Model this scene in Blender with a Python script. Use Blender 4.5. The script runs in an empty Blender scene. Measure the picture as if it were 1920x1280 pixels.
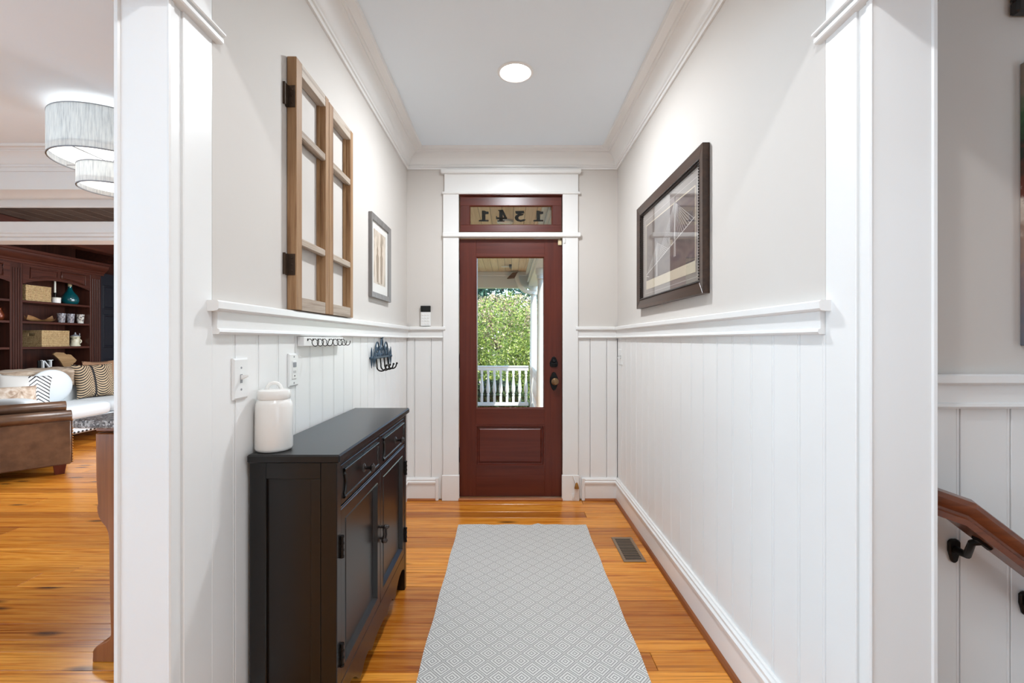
import bpy, bmesh, math, random
import numpy as np
from mathutils import Vector, Matrix, Euler

random.seed(7)
rng = np.random.default_rng(11)
C = bpy.context.scene.collection
SC = bpy.context.scene
PI = math.pi

# ------------------------------------------------------------------ camera
F, VX, VY, H = 853.33, 954.0, 638.0, 1.245
cam_d = bpy.data.cameras.new('camera')
cam_d.sensor_width = 36.0
cam_d.lens = F / 1920.0 * 36.0
cam_d.shift_x = (960.0 - VX) / 1920.0
cam_d.shift_y = -(640.0 - VY) / 1920.0
cam_d.clip_start = 0.05
cam = bpy.data.objects.new('camera', cam_d)
cam.location = (0, 0, H)
cam.rotation_euler = (PI / 2, 0, 0)
C.objects.link(cam)
SC.camera = cam

# ------------------------------------------------------------------ colour management
SC.view_settings.view_transform = 'Standard'
SC.view_settings.look = 'None'
SC.view_settings.gamma = 1.0
SC.view_settings.use_curve_mapping = False
SC.view_settings.exposure = 0.48

# ------------------------------------------------------------------ sky, sun, large lights
world = bpy.data.worlds.new('sky')
SC.world = world
world.use_nodes = True
_n = world.node_tree.nodes
_bg = _n['Background']
_sky = _n.new('ShaderNodeTexSky')
_sky.sky_type = 'NISHITA'
_sky.sun_disc = False
_sky.sun_elevation = math.radians(50)
_sky.sun_rotation = math.radians(200)
world.node_tree.links.new(_sky.outputs[0], _bg.inputs[0])
_bg.inputs[1].default_value = 0.62


def light(name, typ, loc, rot, energy, size=None, size_y=None, color=(1, 1, 1), shape=None, spread=None):
    d = bpy.data.lights.new(name, typ)
    d.energy = energy
    d.color = color
    if typ == 'AREA':
        d.shape = shape or ('RECTANGLE' if size_y else 'SQUARE')
        d.size = size
        if size_y:
            d.size_y = size_y
        if spread:
            d.spread = spread
    o = bpy.data.objects.new(name, d)
    o.location = loc
    o.rotation_euler = rot
    C.objects.link(o)
    return o


sun = light('sun', 'SUN', (0, 0, 10), (math.radians(38), 0, math.radians(28)), 4.6, color=(1, .95, .86))
sun.data.angle = math.radians(.6)
# added fill lights outside the view
light('dining_fill_light', 'AREA', (-4.85, -1.2, 1.5), (0, math.radians(-112), 0), 145, 2.0, 2.6, (.56, .79, 1))  # added fill, tilted up to brighten the dining ceiling
light('hall_fill_light', 'AREA', (0.02, -0.33, 2.69), (0, 0, 0), 6, 1.4, .8, (.88, .95, 1))  # added soft fill under the hall ceiling, no fixture there
light('living_fill_light', 'AREA', (-1.7, 5.9, 1.55), (0, math.radians(90), 0), 130, 1.9, 3.2, (.78, .9, 1))  # added fill that brightens the bookcase side
light('stair_fill_light', 'AREA', (2.5, -1.5, 1.35), (0, math.radians(90), 0), 20, 1.8, 1.8, (.76, .89, 1))  # added side fill reaching the hall from the stairwell
# recessed ceiling lamps, the pendant, and an added living room fill
ZC = 2.708
light('hall_can_light', 'AREA', (0.05, 0.38, ZC - .03), (0, 0, 0), 9, .13, None, (.92, .96, 1), 'DISK')
light('corridor_can_light', 'AREA', (0.036, 2.482, ZC - .03), (0, 0, 0), 20.5, .15, None, (.89, .95, 1), 'DISK')
light('dining_pendant_light', 'AREA', (-2.595, 3.0, 2.19), (0, 0, 0), 4, .36, None, (.9, .95, 1), 'DISK')
light('living_overhead_fill', 'AREA', (-4.2, 5.2, 2.55), (0, 0, 0), 32, .8, .8, (.95, .97, 1))  # added overhead fill for the living room, no lamp there
light('pendant_bulb_light', 'POINT', (-2.595, 3.0, 2.53), (0, 0, 0), .4, color=(.95, .97, 1)).data.shadow_soft_size = .06


def PX(px, Y):
    return (px - VX) / F * Y


def PZ(py, Y):
    return H - (py - VY) / F * Y


# ------------------------------------------------------------------ mesh builder
WM = {}


class MB:
    def __init__(self):
        self.v, self.f, self.mi, self.m = [], [], [], 0

    def add(self, vs, fs):
        b = len(self.v)
        self.v += [tuple(p) for p in vs]
        for f in fs:
            self.f.append([b + i for i in f])
            self.mi.append(self.m)
        return self

    def box(self, x0, x1, y0, y1, z0, z1, c=0.0):
        lo = (min(x0, x1), min(y0, y1), min(z0, z1))
        hi = (max(x0, x1), max(y0, y1), max(z0, z1))
        if c <= 0:
            vs = [(hi[0] if i & 1 else lo[0], hi[1] if i & 2 else lo[1], hi[2] if i & 4 else lo[2]) for i in range(8)]
            return self.add(vs, [(0, 2, 3, 1), (4, 5, 7, 6), (0, 1, 5, 4), (2, 6, 7, 3), (0, 4, 6, 2), (1, 3, 7, 5)])
        c = min(c, .45 * min(hi[k] - lo[k] for k in range(3)))
        vs, ix = [], {}
        for i in range(8):
            s = [(i >> k) & 1 for k in range(3)]
            for a in range(3):
                p = []
                for k in range(3):
                    e = hi[k] if s[k] else lo[k]
                    if k != a:
                        e += -c if s[k] else c
                    p.append(e)
                ix[(i, a)] = len(vs)
                vs.append(p)
        fs = []
        for a in range(3):
            b, d = (a + 1) % 3, (a + 2) % 3
            for s in (0, 1):
                q = [(s << a) | (x << b) | (y << d) for x, y in ((0, 0), (1, 0), (1, 1), (0, 1))]
                fs.append([ix[(i, a)] for i in q])
            for x in (0, 1):
                for y in (0, 1):
                    i0 = (x << b) | (y << d)
                    i1 = i0 | (1 << a)
                    fs.append([ix[(i0, b)], ix[(i1, b)], ix[(i1, d)], ix[(i0, d)]])
        for i in range(8):
            fs.append([ix[(i, 0)], ix[(i, 1)], ix[(i, 2)]])
        return self.add(vs, fs)

    def prism(self, poly, axis, a0, a1):
        n = len(poly)

        def pt(u, v, a):
            return {'x': (a, u, v), 'y': (u, a, v), 'z': (u, v, a)}[axis]
        vs = [pt(u, v, a0) for u, v in poly] + [pt(u, v, a1) for u, v in poly]
        fs = [list(range(n))[::-1], list(range(n, 2 * n))]
        fs += [(i, (i + 1) % n, n + (i + 1) % n, n + i) for i in range(n)]
        return self.add(vs, fs)

    def lathe(self, prof, cx=0, cy=0, cz=0, n=24, mat=None, cap=True):
        vs, fs = [], []
        for r, z in prof:
            for k in range(n):
                a = 2 * PI * k / n
                p = Vector((r * math.cos(a), r * math.sin(a), z))
                if mat:
                    p = mat @ p
                vs.append((p.x + cx, p.y + cy, p.z + cz))
        for j in range(len(prof) - 1):
            for k in range(n):
                k2 = (k + 1) % n
                fs.append((j * n + k, j * n + k2, (j + 1) * n + k2, (j + 1) * n + k))
        if cap:
            fs.append(tuple(range(n))[::-1])
            fs.append(tuple(range((len(prof) - 1) * n, len(prof) * n)))
        return self.add(vs, fs)

    def tube(self, pts, r, n=8, closed=False):
        pts = [Vector(p) for p in pts]
        m = len(pts)
        rs = r if isinstance(r, (list, tuple)) else [r] * m
        vs, fs = [], []
        up = None
        for i, p in enumerate(pts):
            if closed:
                t = (pts[(i + 1) % m] - pts[i - 1])
            else:
                t = pts[min(i + 1, m - 1)] - pts[max(i - 1, 0)]
            t.normalize()
            if up is None:
                up = Vector((0, 0, 1)) if abs(t.z) < .9 else Vector((1, 0, 0))
            b = t.cross(up)
            if b.length < 1e-6:
                b = t.orthogonal()
            b.normalize()
            up = b.cross(t).normalized()
            for k in range(n):
                a = 2 * PI * k / n
                vs.append(p + (b * math.cos(a) + up * math.sin(a)) * rs[i])
        for i in range(m if closed else m - 1):
            j = (i + 1) % m
            for k in range(n):
                k2 = (k + 1) % n
                fs.append((i * n + k, i * n + k2, j * n + k2, j * n + k))
        if not closed:
            fs.append(tuple(range(n))[::-1])
            fs.append(tuple(range((m - 1) * n, m * n)))
        return self.add(vs, fs)

    def sphere(self, c, r, n=12, m=8, sc=(1, 1, 1)):
        prof = [(max(1e-4, math.sin(PI * j / m)) * r, -math.cos(PI * j / m) * r) for j in range(m + 1)]
        M = Matrix.Diagonal((sc[0], sc[1], sc[2]))
        return self.lathe(prof, c[0], c[1], c[2], n, M)

    def grid(self, fn, nu, nv):
        vs = [fn(i / nu, j / nv) for j in range(nv + 1) for i in range(nu + 1)]
        fs = [(j * (nu + 1) + i, j * (nu + 1) + i + 1, (j + 1) * (nu + 1) + i + 1, (j + 1) * (nu + 1) + i)
              for j in range(nv) for i in range(nu)]
        return self.add(vs, fs)

    def nested(self, o, u, v, n, rects, fill=True):
        """rings of rectangles (u0,u1,v0,v1,depth) on a plane: frames, raised and sunk panels."""
        o, u, v, n = Vector(o), Vector(u), Vector(v), Vector(n)
        vs, fs = [], []
        for a0, a1, b0, b1, d in rects:
            for a, b in ((a0, b0), (a1, b0), (a1, b1), (a0, b1)):
                vs.append(o + u * a + v * b + n * d)
        for j in range(len(rects) - 1):
            for k in range(4):
                k2 = (k + 1) % 4
                fs.append((j * 4 + k, j * 4 + k2, j * 4 + 4 + k2, j * 4 + 4 + k))
        if fill:
            q = (len(rects) - 1) * 4
            fs.append((q, q + 1, q + 2, q + 3))
        return self.add(vs, fs)


def mesh_of(mb, name, mats, smooth=None, bevel=0, seg=1, inv=None, subsurf=0):
    me = bpy.data.meshes.new(name)
    vs = mb.v if inv is None else [tuple(inv @ Vector(p)) for p in mb.v]
    me.from_pydata(vs, [], mb.f)
    me.polygons.foreach_set('material_index', mb.mi)
    for m in (mats if isinstance(mats, (list, tuple)) else [mats]):
        me.materials.append(m)
    bm = bmesh.new()
    bm.from_mesh(me)
    bmesh.ops.remove_doubles(bm, verts=bm.verts, dist=1e-6)
    bmesh.ops.recalc_face_normals(bm, faces=bm.faces)
    if bevel:
        ed = [e for e in bm.edges if len(e.link_faces) == 2 and e.calc_face_angle(0) > .5]
        bmesh.ops.bevel(bm, geom=ed, offset=bevel, segments=seg, affect='EDGES', profile=.5, clamp_overlap=True)
    bm.to_mesh(me)
    bm.free()
    if smooth is not None:
        me.polygons.foreach_set('use_smooth', [True] * len(me.polygons))
        me.set_sharp_from_angle(angle=math.radians(smooth))
    return me


def tag(o, label=None, cat=None, group=None, kind=None):
    for k, v in (('label', label), ('category', cat), ('group', group), ('kind', kind)):
        if v:
            o[k] = v
    return o


def build(mb, name, mats, parent=None, loc=None, rot=0.0, local=False, label=None, cat=None, group=None, kind=None, **kw):
    if parent is not None:
        M = WM[parent.name]
        inv = None if local else M.inverted()
    else:
        M = Matrix.Translation(loc or (0, 0, 0)) @ Matrix.Rotation(rot, 4, 'Z')
        inv = None if (local or (loc is None and not rot)) else M.inverted()
    me = mesh_of(mb, name, mats, inv=inv, **kw)
    o = bpy.data.objects.new(name, me)
    C.objects.link(o)
    if parent is not None:
        o.parent = parent
    else:
        o.location = loc or (0, 0, 0)
        o.rotation_euler = (0, 0, rot)
    WM[o.name] = M
    return tag(o, label, cat, group, kind)


def thing(name, loc, label, cat, rot=0.0, group=None, kind=None):
    o = bpy.data.objects.new(name, None)
    o.empty_display_size = .05
    C.objects.link(o)
    o.location = loc
    o.rotation_euler = (0, 0, rot)
    WM[o.name] = Matrix.Translation(loc) @ Matrix.Rotation(rot, 4, 'Z')
    return tag(o, label, cat, group, kind)


def piece(me, name, parent, loc, rot=(0, 0, 0)):
    """one more object on shared mesh data; loc is in the parent's own frame"""
    o = bpy.data.objects.new(name, me)
    C.objects.link(o)
    o.parent = parent
    o.location = loc
    o.rotation_euler = rot
    return o


def copy_tree(o, parent=None):
    c = o.copy()
    C.objects.link(c)
    if parent is not None:
        c.parent = parent
    for ch in list(o.children):
        copy_tree(ch, c)
    return c


# ------------------------------------------------------------------ materials
def lin(c):
    return tuple(((x / 255.) / 12.92 if x <= 10 else (((x / 255.) + .055) / 1.055) ** 2.4) for x in c) + (1.0,)


class NT:
    def __init__(self, name):
        self.mat = bpy.data.materials.new(name)
        self.mat.use_nodes = True
        self.t = self.mat.node_tree
        self.b = self.t.nodes['Principled BSDF']

    def n(self, typ, ins=None, **attrs):
        nd = self.t.nodes.new(typ)
        for k, v in attrs.items():
            setattr(nd, k, v)
        for k, v in (ins or {}).items():
            if hasattr(v, 'is_linked') or hasattr(v, 'links'):
                self.t.links.new(v, nd.inputs[k])
            else:
                nd.inputs[k].default_value = v
        return nd

    def l(self, a, b):
        self.t.links.new(a, b)

    def math(self, op, a, b=0.0, c=0.0):
        nd = self.n('ShaderNodeMath', operation=op)
        for i, x in enumerate((a, b, c)):
            if hasattr(x, 'links'):
                self.l(x, nd.inputs[i])
            else:
                nd.inputs[i].default_value = x
        return nd.outputs[0]

    def ramp(self, fac, stops, interp='LINEAR'):
        nd = self.n('ShaderNodeValToRGB')
        cr = nd.color_ramp
        cr.interpolation = interp
        while len(cr.elements) < len(stops):
            cr.elements.new(.5)
        for e, (p, c) in zip(cr.elements, stops):
            e.position = p
            e.color = c if len(c) == 4 else lin(c)
        self.l(fac, nd.inputs[0])
        return nd.outputs[0]

    def mix(self, fac, a, b, blend='MIX'):
        nd = self.n('ShaderNodeMix', data_type='RGBA', blend_type=blend)
        for i, x in ((0, fac), (6, a), (7, b)):
            if hasattr(x, 'links'):
                self.l(x, nd.inputs[i])
            else:
                nd.inputs[i].default_value = x
        return nd.outputs[2]

    def coord(self, scale=(1, 1, 1), rnd=False, rot=(0, 0, 0)):
        tc = self.n('ShaderNodeTexCoord').outputs['Object']
        if rnd:
            oi = self.n('ShaderNodeObjectInfo').outputs['Random']
            off = self.math('MULTIPLY', oi, 37.0)
            cb = self.n('ShaderNodeCombineXYZ', {0: off, 1: off, 2: off}).outputs[0]
            tc = self.n('ShaderNodeVectorMath', {0: tc, 1: cb}, operation='ADD').outputs[0]
        return self.n('ShaderNodeMapping', {'Vector': tc, 'Scale': scale, 'Rotation': rot}).outputs[0]

    def noise(self, vec, scale, detail=4, rough=.55, dist=0.0):
        return self.n('ShaderNodeTexNoise', {'Vector': vec, 'Scale': scale, 'Detail': detail, 'Roughness': rough, 'Distortion': dist}).outputs[0]

    def bump(self, h, strength, distance=.002):
        b = self.n('ShaderNodeBump', {'Height': h, 'Strength': strength, 'Distance': distance})
        self.l(b.outputs[0], self.b.inputs['Normal'])

    def set(self, color=None, rough=None, **kw):
        for k, v in (('Base Color', color), ('Roughness', rough)) + tuple(kw.items()):
            if v is None:
                continue
            if hasattr(v, 'links'):
                self.l(v, self.b.inputs[k])
            else:
                self.b.inputs[k].default_value = v
        return self.mat


def paint(name, rgb, rough=.4, bump=.06, bscale=60, var=.03, **kw):
    t = NT(name)
    v = t.coord()
    c = lin(rgb)
    big = t.noise(v, 3.0, 3)
    col = t.mix(big, tuple(x * (1 - var) for x in c[:3]) + (1,), tuple(min(1, x * (1 + var)) for x in c[:3]) + (1,))
    if bump:
        t.bump(t.noise(v, bscale, 3), bump, .001)
    return t.set(col, rough, **kw)


def wood(name, stops, axis='x', rough=.35, grain=1.0, rnd=True, rndamt=.25, bump=.08, sc=1.0, knots=False, coat=0.0):
    t = NT(name)
    long, wide = 1.3 * sc, 26 * sc
    s = {'x': (long, wide, wide), 'y': (wide, long, wide), 'z': (wide, wide, long)}[axis]
    v = t.coord(s, rnd)
    g1 = t.noise(v, 1.0, 5, .6, .9)
    s2 = tuple(a * (3.2 if a > long * 2 else 2.2) for a in s)
    v2 = t.coord(s2, rnd)
    g2 = t.noise(v2, 1.0, 3, .6, .3)
    fac = t.math('ADD', t.math('MULTIPLY', g1, .72), t.math('MULTIPLY', g2, .28 * grain))
    col = t.ramp(fac, stops)
    if rnd and rndamt:
        oi = t.n('ShaderNodeObjectInfo').outputs['Random']
        tone = t.ramp(oi, [(0, (1 - rndamt, 1 - rndamt * 1.25, 1 - rndamt * 1.4, 1)), (.5, (1, 1, 1, 1)), (1, (1 + rndamt * .5, 1 + rndamt * .65, 1 + rndamt * .8, 1))])
        col = t.mix(1.0, col, tone, 'MULTIPLY')
    if knots:
        kv = t.coord((1.5, 5.5, 1) if axis == 'x' else (5.5, 1.5, 1), rnd)
        vo = t.n('ShaderNodeTexVoronoi', {'Vector': kv, 'Scale': 1.0}, voronoi_dimensions='2D')
        near = t.ramp(vo.outputs['Distance'], [(0, (1, 1, 1, 1)), (.05, (.85, .85, .85, 1)), (.13, (0, 0, 0, 1))])
        gate = t.n('ShaderNodeSeparateColor', {0: vo.outputs['Color']}).outputs[0]
        gate = t.math('GREATER_THAN', gate, .70)
        col = t.mix(t.math('MULTIPLY', t.math('MULTIPLY', near, gate), .85), col, lin((58, 26, 12)))
    if knots:
        sv = t.coord((.9, 95, 95) if axis == 'x' else (95, .9, 95), rnd)
        st = t.ramp(t.noise(sv, 1.0, 4, .65, .35), [(.36, (.5, .36, .22, 1)), (.46, (.92, .88, .84, 1)), (.6, (1.06, 1.06, 1.06, 1))])
        col = t.mix(.8, col, st, 'MULTIPLY')
    if bump:
        t.bump(g2, bump, .001)
    return t.set(col, rough, **({'Coat Weight': coat, 'Coat Roughness': .15} if coat else {}))


def flat(name, rgb, rough=.5, metal=0.0, **kw):
    t = NT(name)
    v = t.coord()
    c = lin(rgb)
    n = t.noise(v, 40, 3)
    col = t.mix(n, tuple(x * .93 for x in c[:3]) + (1,), tuple(min(1, x * 1.05) for x in c[:3]) + (1,))
    t.set(col, rough, Metallic=metal, **kw)
    return t.mat


def emit(name, rgb, strength):
    t = NT(name)
    t.set((.8, .8, .8, 1), .5, **{'Emission Color': lin(rgb), 'Emission Strength': strength})
    return t.mat


def glass(name, tint=(1, 1, 1, 1), base_gloss=.02, rough=.0):
    t = NT(name)
    tr = t.n('ShaderNodeBsdfTransparent', {'Color': tint})
    gl = t.n('ShaderNodeBsdfGlossy', {'Color': (1, 1, 1, 1), 'Roughness': rough})
    fr = t.n('ShaderNodeFresnel', {'IOR': 1.5}).outputs[0]
    back = t.n('ShaderNodeNewGeometry').outputs['Backfacing']
    fac = t.math('MULTIPLY', t.math('ADD', fr, base_gloss), t.math('SUBTRACT', 1.0, back))
    mx = t.n('ShaderNodeMixShader', {0: fac, 1: tr.outputs[0], 2: gl.outputs[0]})
    t.l(mx.outputs[0], t.t.nodes['Material Output'].inputs['Surface'])
    return t.mat


M_TRIM = paint('white trim paint', (240, 239, 237), .32, .05, 45)
M_WAIN = paint('white wainscot paint', (240, 239, 237), .38, .05, 45)
M_WALL = paint('greige wall paint', (213, 207, 201), .75, .12, 140, .015)
M_CEIL = paint('ceiling paint', (238, 247, 255), .8, .1, 120, .012)
M_FLOOR = wood('heart pine boards', [(.26, (104, 44, 8)), (.38, (174, 90, 20)), (.46, (208, 126, 36)), (.56, (224, 150, 58)), (.66, (198, 112, 32)), (.78, (150, 72, 16))], 'x', .24, 1.2, True, .34, .05, 1.0, True)
M_SHOE = wood('stained shoe moulding', [(.3, (112, 58, 24)), (.7, (160, 92, 42))], 'y', .35)
M_THRESH = wood('oak threshold', [(.3, (126, 66, 26)), (.7, (176, 104, 48))], 'x', .3)
M_MAHOG = wood('mahogany door', [(.25, (68, 24, 16)), (.5, (90, 36, 25)), (.75, (106, 47, 33))], 'z', .3, 1, True, .1, .05, .8)
M_MAHOGX = wood('mahogany rail', [(.25, (68, 24, 16)), (.5, (92, 37, 26)), (.75, (108, 48, 34))], 'x', .3, 1, True, .1, .05, .8)
M_BLACK = paint('black lacquer', (15, 13, 13), .28, .03, 30, .12)
M_CERAM = paint('white glazed ceramic', (243, 240, 235), .16, .1, 12, .02)
M_IRON = flat('dark iron', (40, 36, 33), .42, .8)
M_IRONB = flat('blue grey cast iron', (74, 92, 108), .45, .6)
M_BRONZE = flat('oil rubbed bronze', (32, 34, 36), .4, .7)
M_BRASS = flat('worn brass', (168, 118, 62), .3, .9)
M_KNOB = flat('old brass knob', (140, 112, 82), .3, .85)
M_PLASTIC = paint('white plastic', (238, 238, 236), .3, 0)
M_ALMOND = paint('almond plastic', (226, 208, 170), .4, 0)
M_SLOT = flat('dark slot', (30, 30, 30), .6)
M_GREY = flat('grey plastic', (150, 152, 156), .5)
M_SCREEN = flat('black screen', (20, 22, 22), .12)
M_OLDWOOD = wood('weathered pine', [(.30, (92, 60, 36)), (.44, (146, 108, 72)), (.56, (172, 136, 98)), (.7, (136, 96, 60))], 'z', .6, 1.3, True, .12, .2)
M_OLDWOODH = wood('weathered pine rail', [(.3, (112, 92, 76)), (.46, (160, 142, 124)), (.58, (188, 172, 156)), (.72, (140, 118, 98))], 'y', .6, 1.3, True, .12, .2)
M_GLASS = glass('window glass', (.97, 1, .985, 1), .01)
M_GLASSP = glass('picture glass', (1, 1, 1, 1), .05)
# ================================================================== THE SHELL
XL, XR, YB = -0.796, 0.85, 3.556          # corridor faces
XLO, XRO = -0.93, 1.0                     # other faces of the corridor walls
RAIL_T, RAIL_B = 1.352, 1.262             # chair rail top and bottom
YN = 1.222                                # near end of the corridor walls

# ---- floor: a dark subfloor that carries the boards
sub = MB().box(-8.2, 1.04, -3.1, 8.2, -.06, -.016)
floor = build(sub, 'floor', M_SLOT, kind='structure', label='glossy orange heart pine board floor running across hall and rooms', cat='floor')
EDG = [1.55, 1.717, 1.82, 1.893, 2.001, 2.187, 2.304, 2.44, 2.53, 2.73, 2.875, 3.03, 3.20, 3.31, 3.46, 3.60, 3.72, 3.84]
while EDG[-1] < 8.05:
    EDG.append(EDG[-1] + random.choice((.11, .13, .15, .165)))
while EDG[0] > -3.0:
    EDG.insert(0, EDG[0] - random.choice((.11, .13, .15, .165)))


def board(x0, x1, y0, y1):
    z = random.uniform(-.0006, 0)
    g, c = .0008, .0016
    mb = MB()
    lo = [(x0 + g, y0 + g, -.016), (x1 - g, y0 + g, -.016), (x1 - g, y1 - g, -.016), (x0 + g, y1 - g, -.016)]
    md = [(a, b, z - c) for a, b, _ in lo]
    tp = [(x0 + g + c, y0 + g + c, z), (x1 - g - c, y0 + g + c, z), (x1 - g - c, y1 - g - c, z), (x0 + g + c, y1 - g - c, z)]
    fs = []
    for j in (0, 4):
        for k in range(4):
            fs.append((j + k, j + (k + 1) % 4, j + 4 + (k + 1) % 4, j + 4 + k))
    fs.append((8, 9, 10, 11))
    return mb.add(lo + md + tp, fs)


rest = MB()
nb = 0
for y0, y1 in zip(EDG[:-1], EDG[1:]):
    x = -8.1 - random.uniform(0, 1.5)
    while x < 1.03:
        ln = random.choice((1.6, 2.2, 2.9, 3.6, 4.2))
        a, b = max(x, -8.1), min(x + ln, 1.03)
        x += ln
        if b - a < .12:
            continue
        # wedge of floor the lens can see: through the corridor, or left of it
        seen = False
        if y1 > 1.5:
            for yy in (y0, y1):
                l0, l1 = -1.13 * yy, -.86 * yy
                if b > l0 and a < l1:
                    seen = True
            if y0 < 3.6 and b > -.6 and a < .86:
                seen = True
        m = board(a, b, y0, y1)
        if seen and nb < 280:
            build(m, 'plank', M_FLOOR, parent=floor)
            nb += 1
        else:
            rest.add(m.v, m.f)
build(rest, 'planks_beyond', M_FLOOR, parent=floor, kind='stuff')

# ---- ceilings
ceil = MB().box(-5.1, 2.7, -3.1, 3.72, ZC, ZC + .12)
build(ceil, 'ceiling', M_CEIL, kind='structure', label='plain white painted ceiling over hall and dining room', cat='ceiling')


# ---- beadboard walls
def plank_mesh(w, h, t=.012):
    """board of width w with an edge bead, standing on z=0, front face at n=t"""
    g = .004
    prof = [(.0028, 0), (w, 0), (w, t - .001), (w - .001, t), (.0125, t), (.0110, t - .0025), (.0095, t - .0002), (.0045, t - .0002), (.0030, t - .002)]
    mb = MB().prism(prof, 'z', 0, h)
    return mb


def plank_row(parent, edges, origin, u, n, h):
    """edges along u from origin; n = outward normal"""
    cache = {}
    for a, b in zip(edges[:-1], edges[1:]):
        w = round(b - a, 4)
        if w not in cache:
            mb = plank_mesh(w, h)
            ang = math.atan2(u[1], u[0])
            flip = (u[0] * n[1] - u[1] * n[0]) < 0
            vs = []
            for p in mb.v:
                q0, q1 = (p[0], p[1])
                if flip:
                    q0 = w - q0
                vs.append((u[0] * q0 + n[0] * q1, u[1] * q0 + n[1] * q1, p[2]))
            mb.v = vs
            cache[w] = mesh_of(mb, 'plank', M_WAIN)
        piece(cache[w], 'plank', parent, (origin[0] + u[0] * a, origin[1] + u[1] * a, origin[2]))


def seq(start, step, first, last):
    e = [first]
    x = start
    while x < last - .02:
        if x > first + .02:
            e.append(x)
        x += step
    e.append(last)
    return e


# left corridor wall
mb = MB().box(XLO, XL - .0125, YN, YB + .1, 0, RAIL_T - .02)
mb.m = 1
mb.box(XLO, XL, YN, YB + .1, RAIL_T - .02, ZC)
wall_left = build(mb, 'wall_left', [M_WAIN, M_WALL], kind='structure', label='left hall wall, greige plaster above white beadboard, behind black cabinet', cat='wall')
plank_row(wall_left, [e - YN for e in seq(1.327, .1247, YN, YB)], (XL - .0125, YN, .01), (0, 1), (1, 0), RAIL_B + .01)
# right corridor wall
mb = MB().box(XR + .0125, XRO + .1, YN + .14, YB + .1, 0, RAIL_T - .02)
mb.box(XR + .0125, XRO - .002, YN, YN + .14, 0, RAIL_T - .02)
mb.m = 1
mb.box(XR, XRO - .002, YN, YB + .1, RAIL_T - .02, ZC)
wall_right = build(mb, 'wall_right', [M_WAIN, M_WALL], kind='structure', label='right hall wall with white beadboard below and framed bridge print above', cat='wall')
plank_row(wall_right, [e - YN for e in seq(1.329, .131, YN, YB)], (XR + .0125, YN, .01), (0, 1), (-1, 0), RAIL_B + .01)
# back wall with door and transom opening
DX0, DX1 = PX(859, YB), PX(1055.5, YB)
DZ1 = PZ(364, YB)
mb = MB()
for x0, x1 in ((XL, DX0), (DX1, XR)):
    mb.m = 0
    mb.box(x0, x1, YB + .0125, YB + .14, 0, RAIL_T - .02)
    mb.m = 1
    mb.box(x0, x1, YB, YB + .14, RAIL_T - .02, ZC)
mb.box(DX0, DX1, YB, YB + .14, DZ1, ZC)
wall_back = build(mb, 'wall_back', [M_WAIN, M_WALL], kind='structure', label='end wall of the hall around the mahogany front door', cat='wall')
plank_row(wall_back, [e - XL for e in (XL, PX(778, YB), PX(809, YB), PX(834, YB))], (XL, YB + .0125, .01), (1, 0), (0, -1), RAIL_B + .01)
plank_row(wall_back, [e - XL for e in (PX(1076, YB), PX(1107, YB), PX(1138, YB), XR)], (XL, YB + .0125, .01), (1, 0), (0, -1), RAIL_B + .01)

# ---- stair hall wall on the right, wainscoted
SY = YN
SRT = 1.156
mb = MB().box(XRO - .01, 2.7, SY + .0125, SY + .14, -1.6, SRT - .02)
mb.m = 1
mb.box(XRO - .01, 2.7, SY, SY + .14, SRT - .02, ZC)
wall_stair = build(mb, 'wall_stair', [M_WAIN, M_WALL], kind='structure', label='stairwell wall with wide white beadboard behind the wooden handrail', cat='wall')
plank_row(wall_stair, [e - XRO for e in seq(1.214, .136, XRO, 2.65)], (XRO, SY + .0125, -1.55), (1, 0), (0, -1), 1.55 + 1.07)
# outer shell of the rooms
mb = MB().box(2.6, 2.75, -3.1, SY + .1, -1.6, ZC)
build(mb, 'wall_east', M_WALL, kind='structure', label='greige outer wall of the stairwell', cat='wall')
mb = MB().box(-5.2, 2.75, -3.25, -3.1, -1.6, ZC)
build(mb, 'wall_south', M_WALL, kind='structure', label='greige wall behind the hall', cat='wall')
mb = MB().box(-5.2, -5.05, -3.1, 3.8, 0, ZC)
build(mb, 'wall_west', M_WALL, kind='structure', label='greige outer wall of the dining room', cat='wall')


# ---- chair rails (cap, apron, bead)
def rail_prof(top, bot):
    # (distance from wall, z)
    return [(-.002, top), (.027, top), (.031, top - .004), (.031, top - .022), (.027, top - .027), (.014, top - .029), (.014, top - .034),
            (.012, bot + .016), (.018, bot + .013), (.020, bot + .006), (.016, bot), (-.002, bot)]


def rail_y(name, xw, s, y0, y1, top, bot, label):
    mb = MB()
    pr = rail_prof(top, bot)
    mb.prism([(xw + s * d, z) for d, z in pr[:6]] + [(xw - s * .002, pr[5][1])], 'y', y0 - .022, y1)
    mb.prism([(xw + s * d, z) for d, z in pr[5:]] + [(xw - s * .002, pr[5][1])], 'y', y0 + .001, y1)
    build(mb, name, M_TRIM, kind='structure', label=label, cat='chair rail', smooth=25)


def rail_x(name, yw, x0, x1, top, bot, label, e0=0, e1=0):
    mb = MB()
    pr = rail_prof(top, bot)
    mb.prism([(yw - d, z) for d, z in pr[:6]] + [(yw + .002, pr[5][1])], 'x', x0 - e0, x1 + e1)
    mb.prism([(yw - d, z) for d, z in pr[5:]] + [(yw + .002, pr[5][1])], 'x', x0, x1)
    build(mb, name, M_TRIM, kind='structure', label=label, cat='chair rail', smooth=25)


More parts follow.
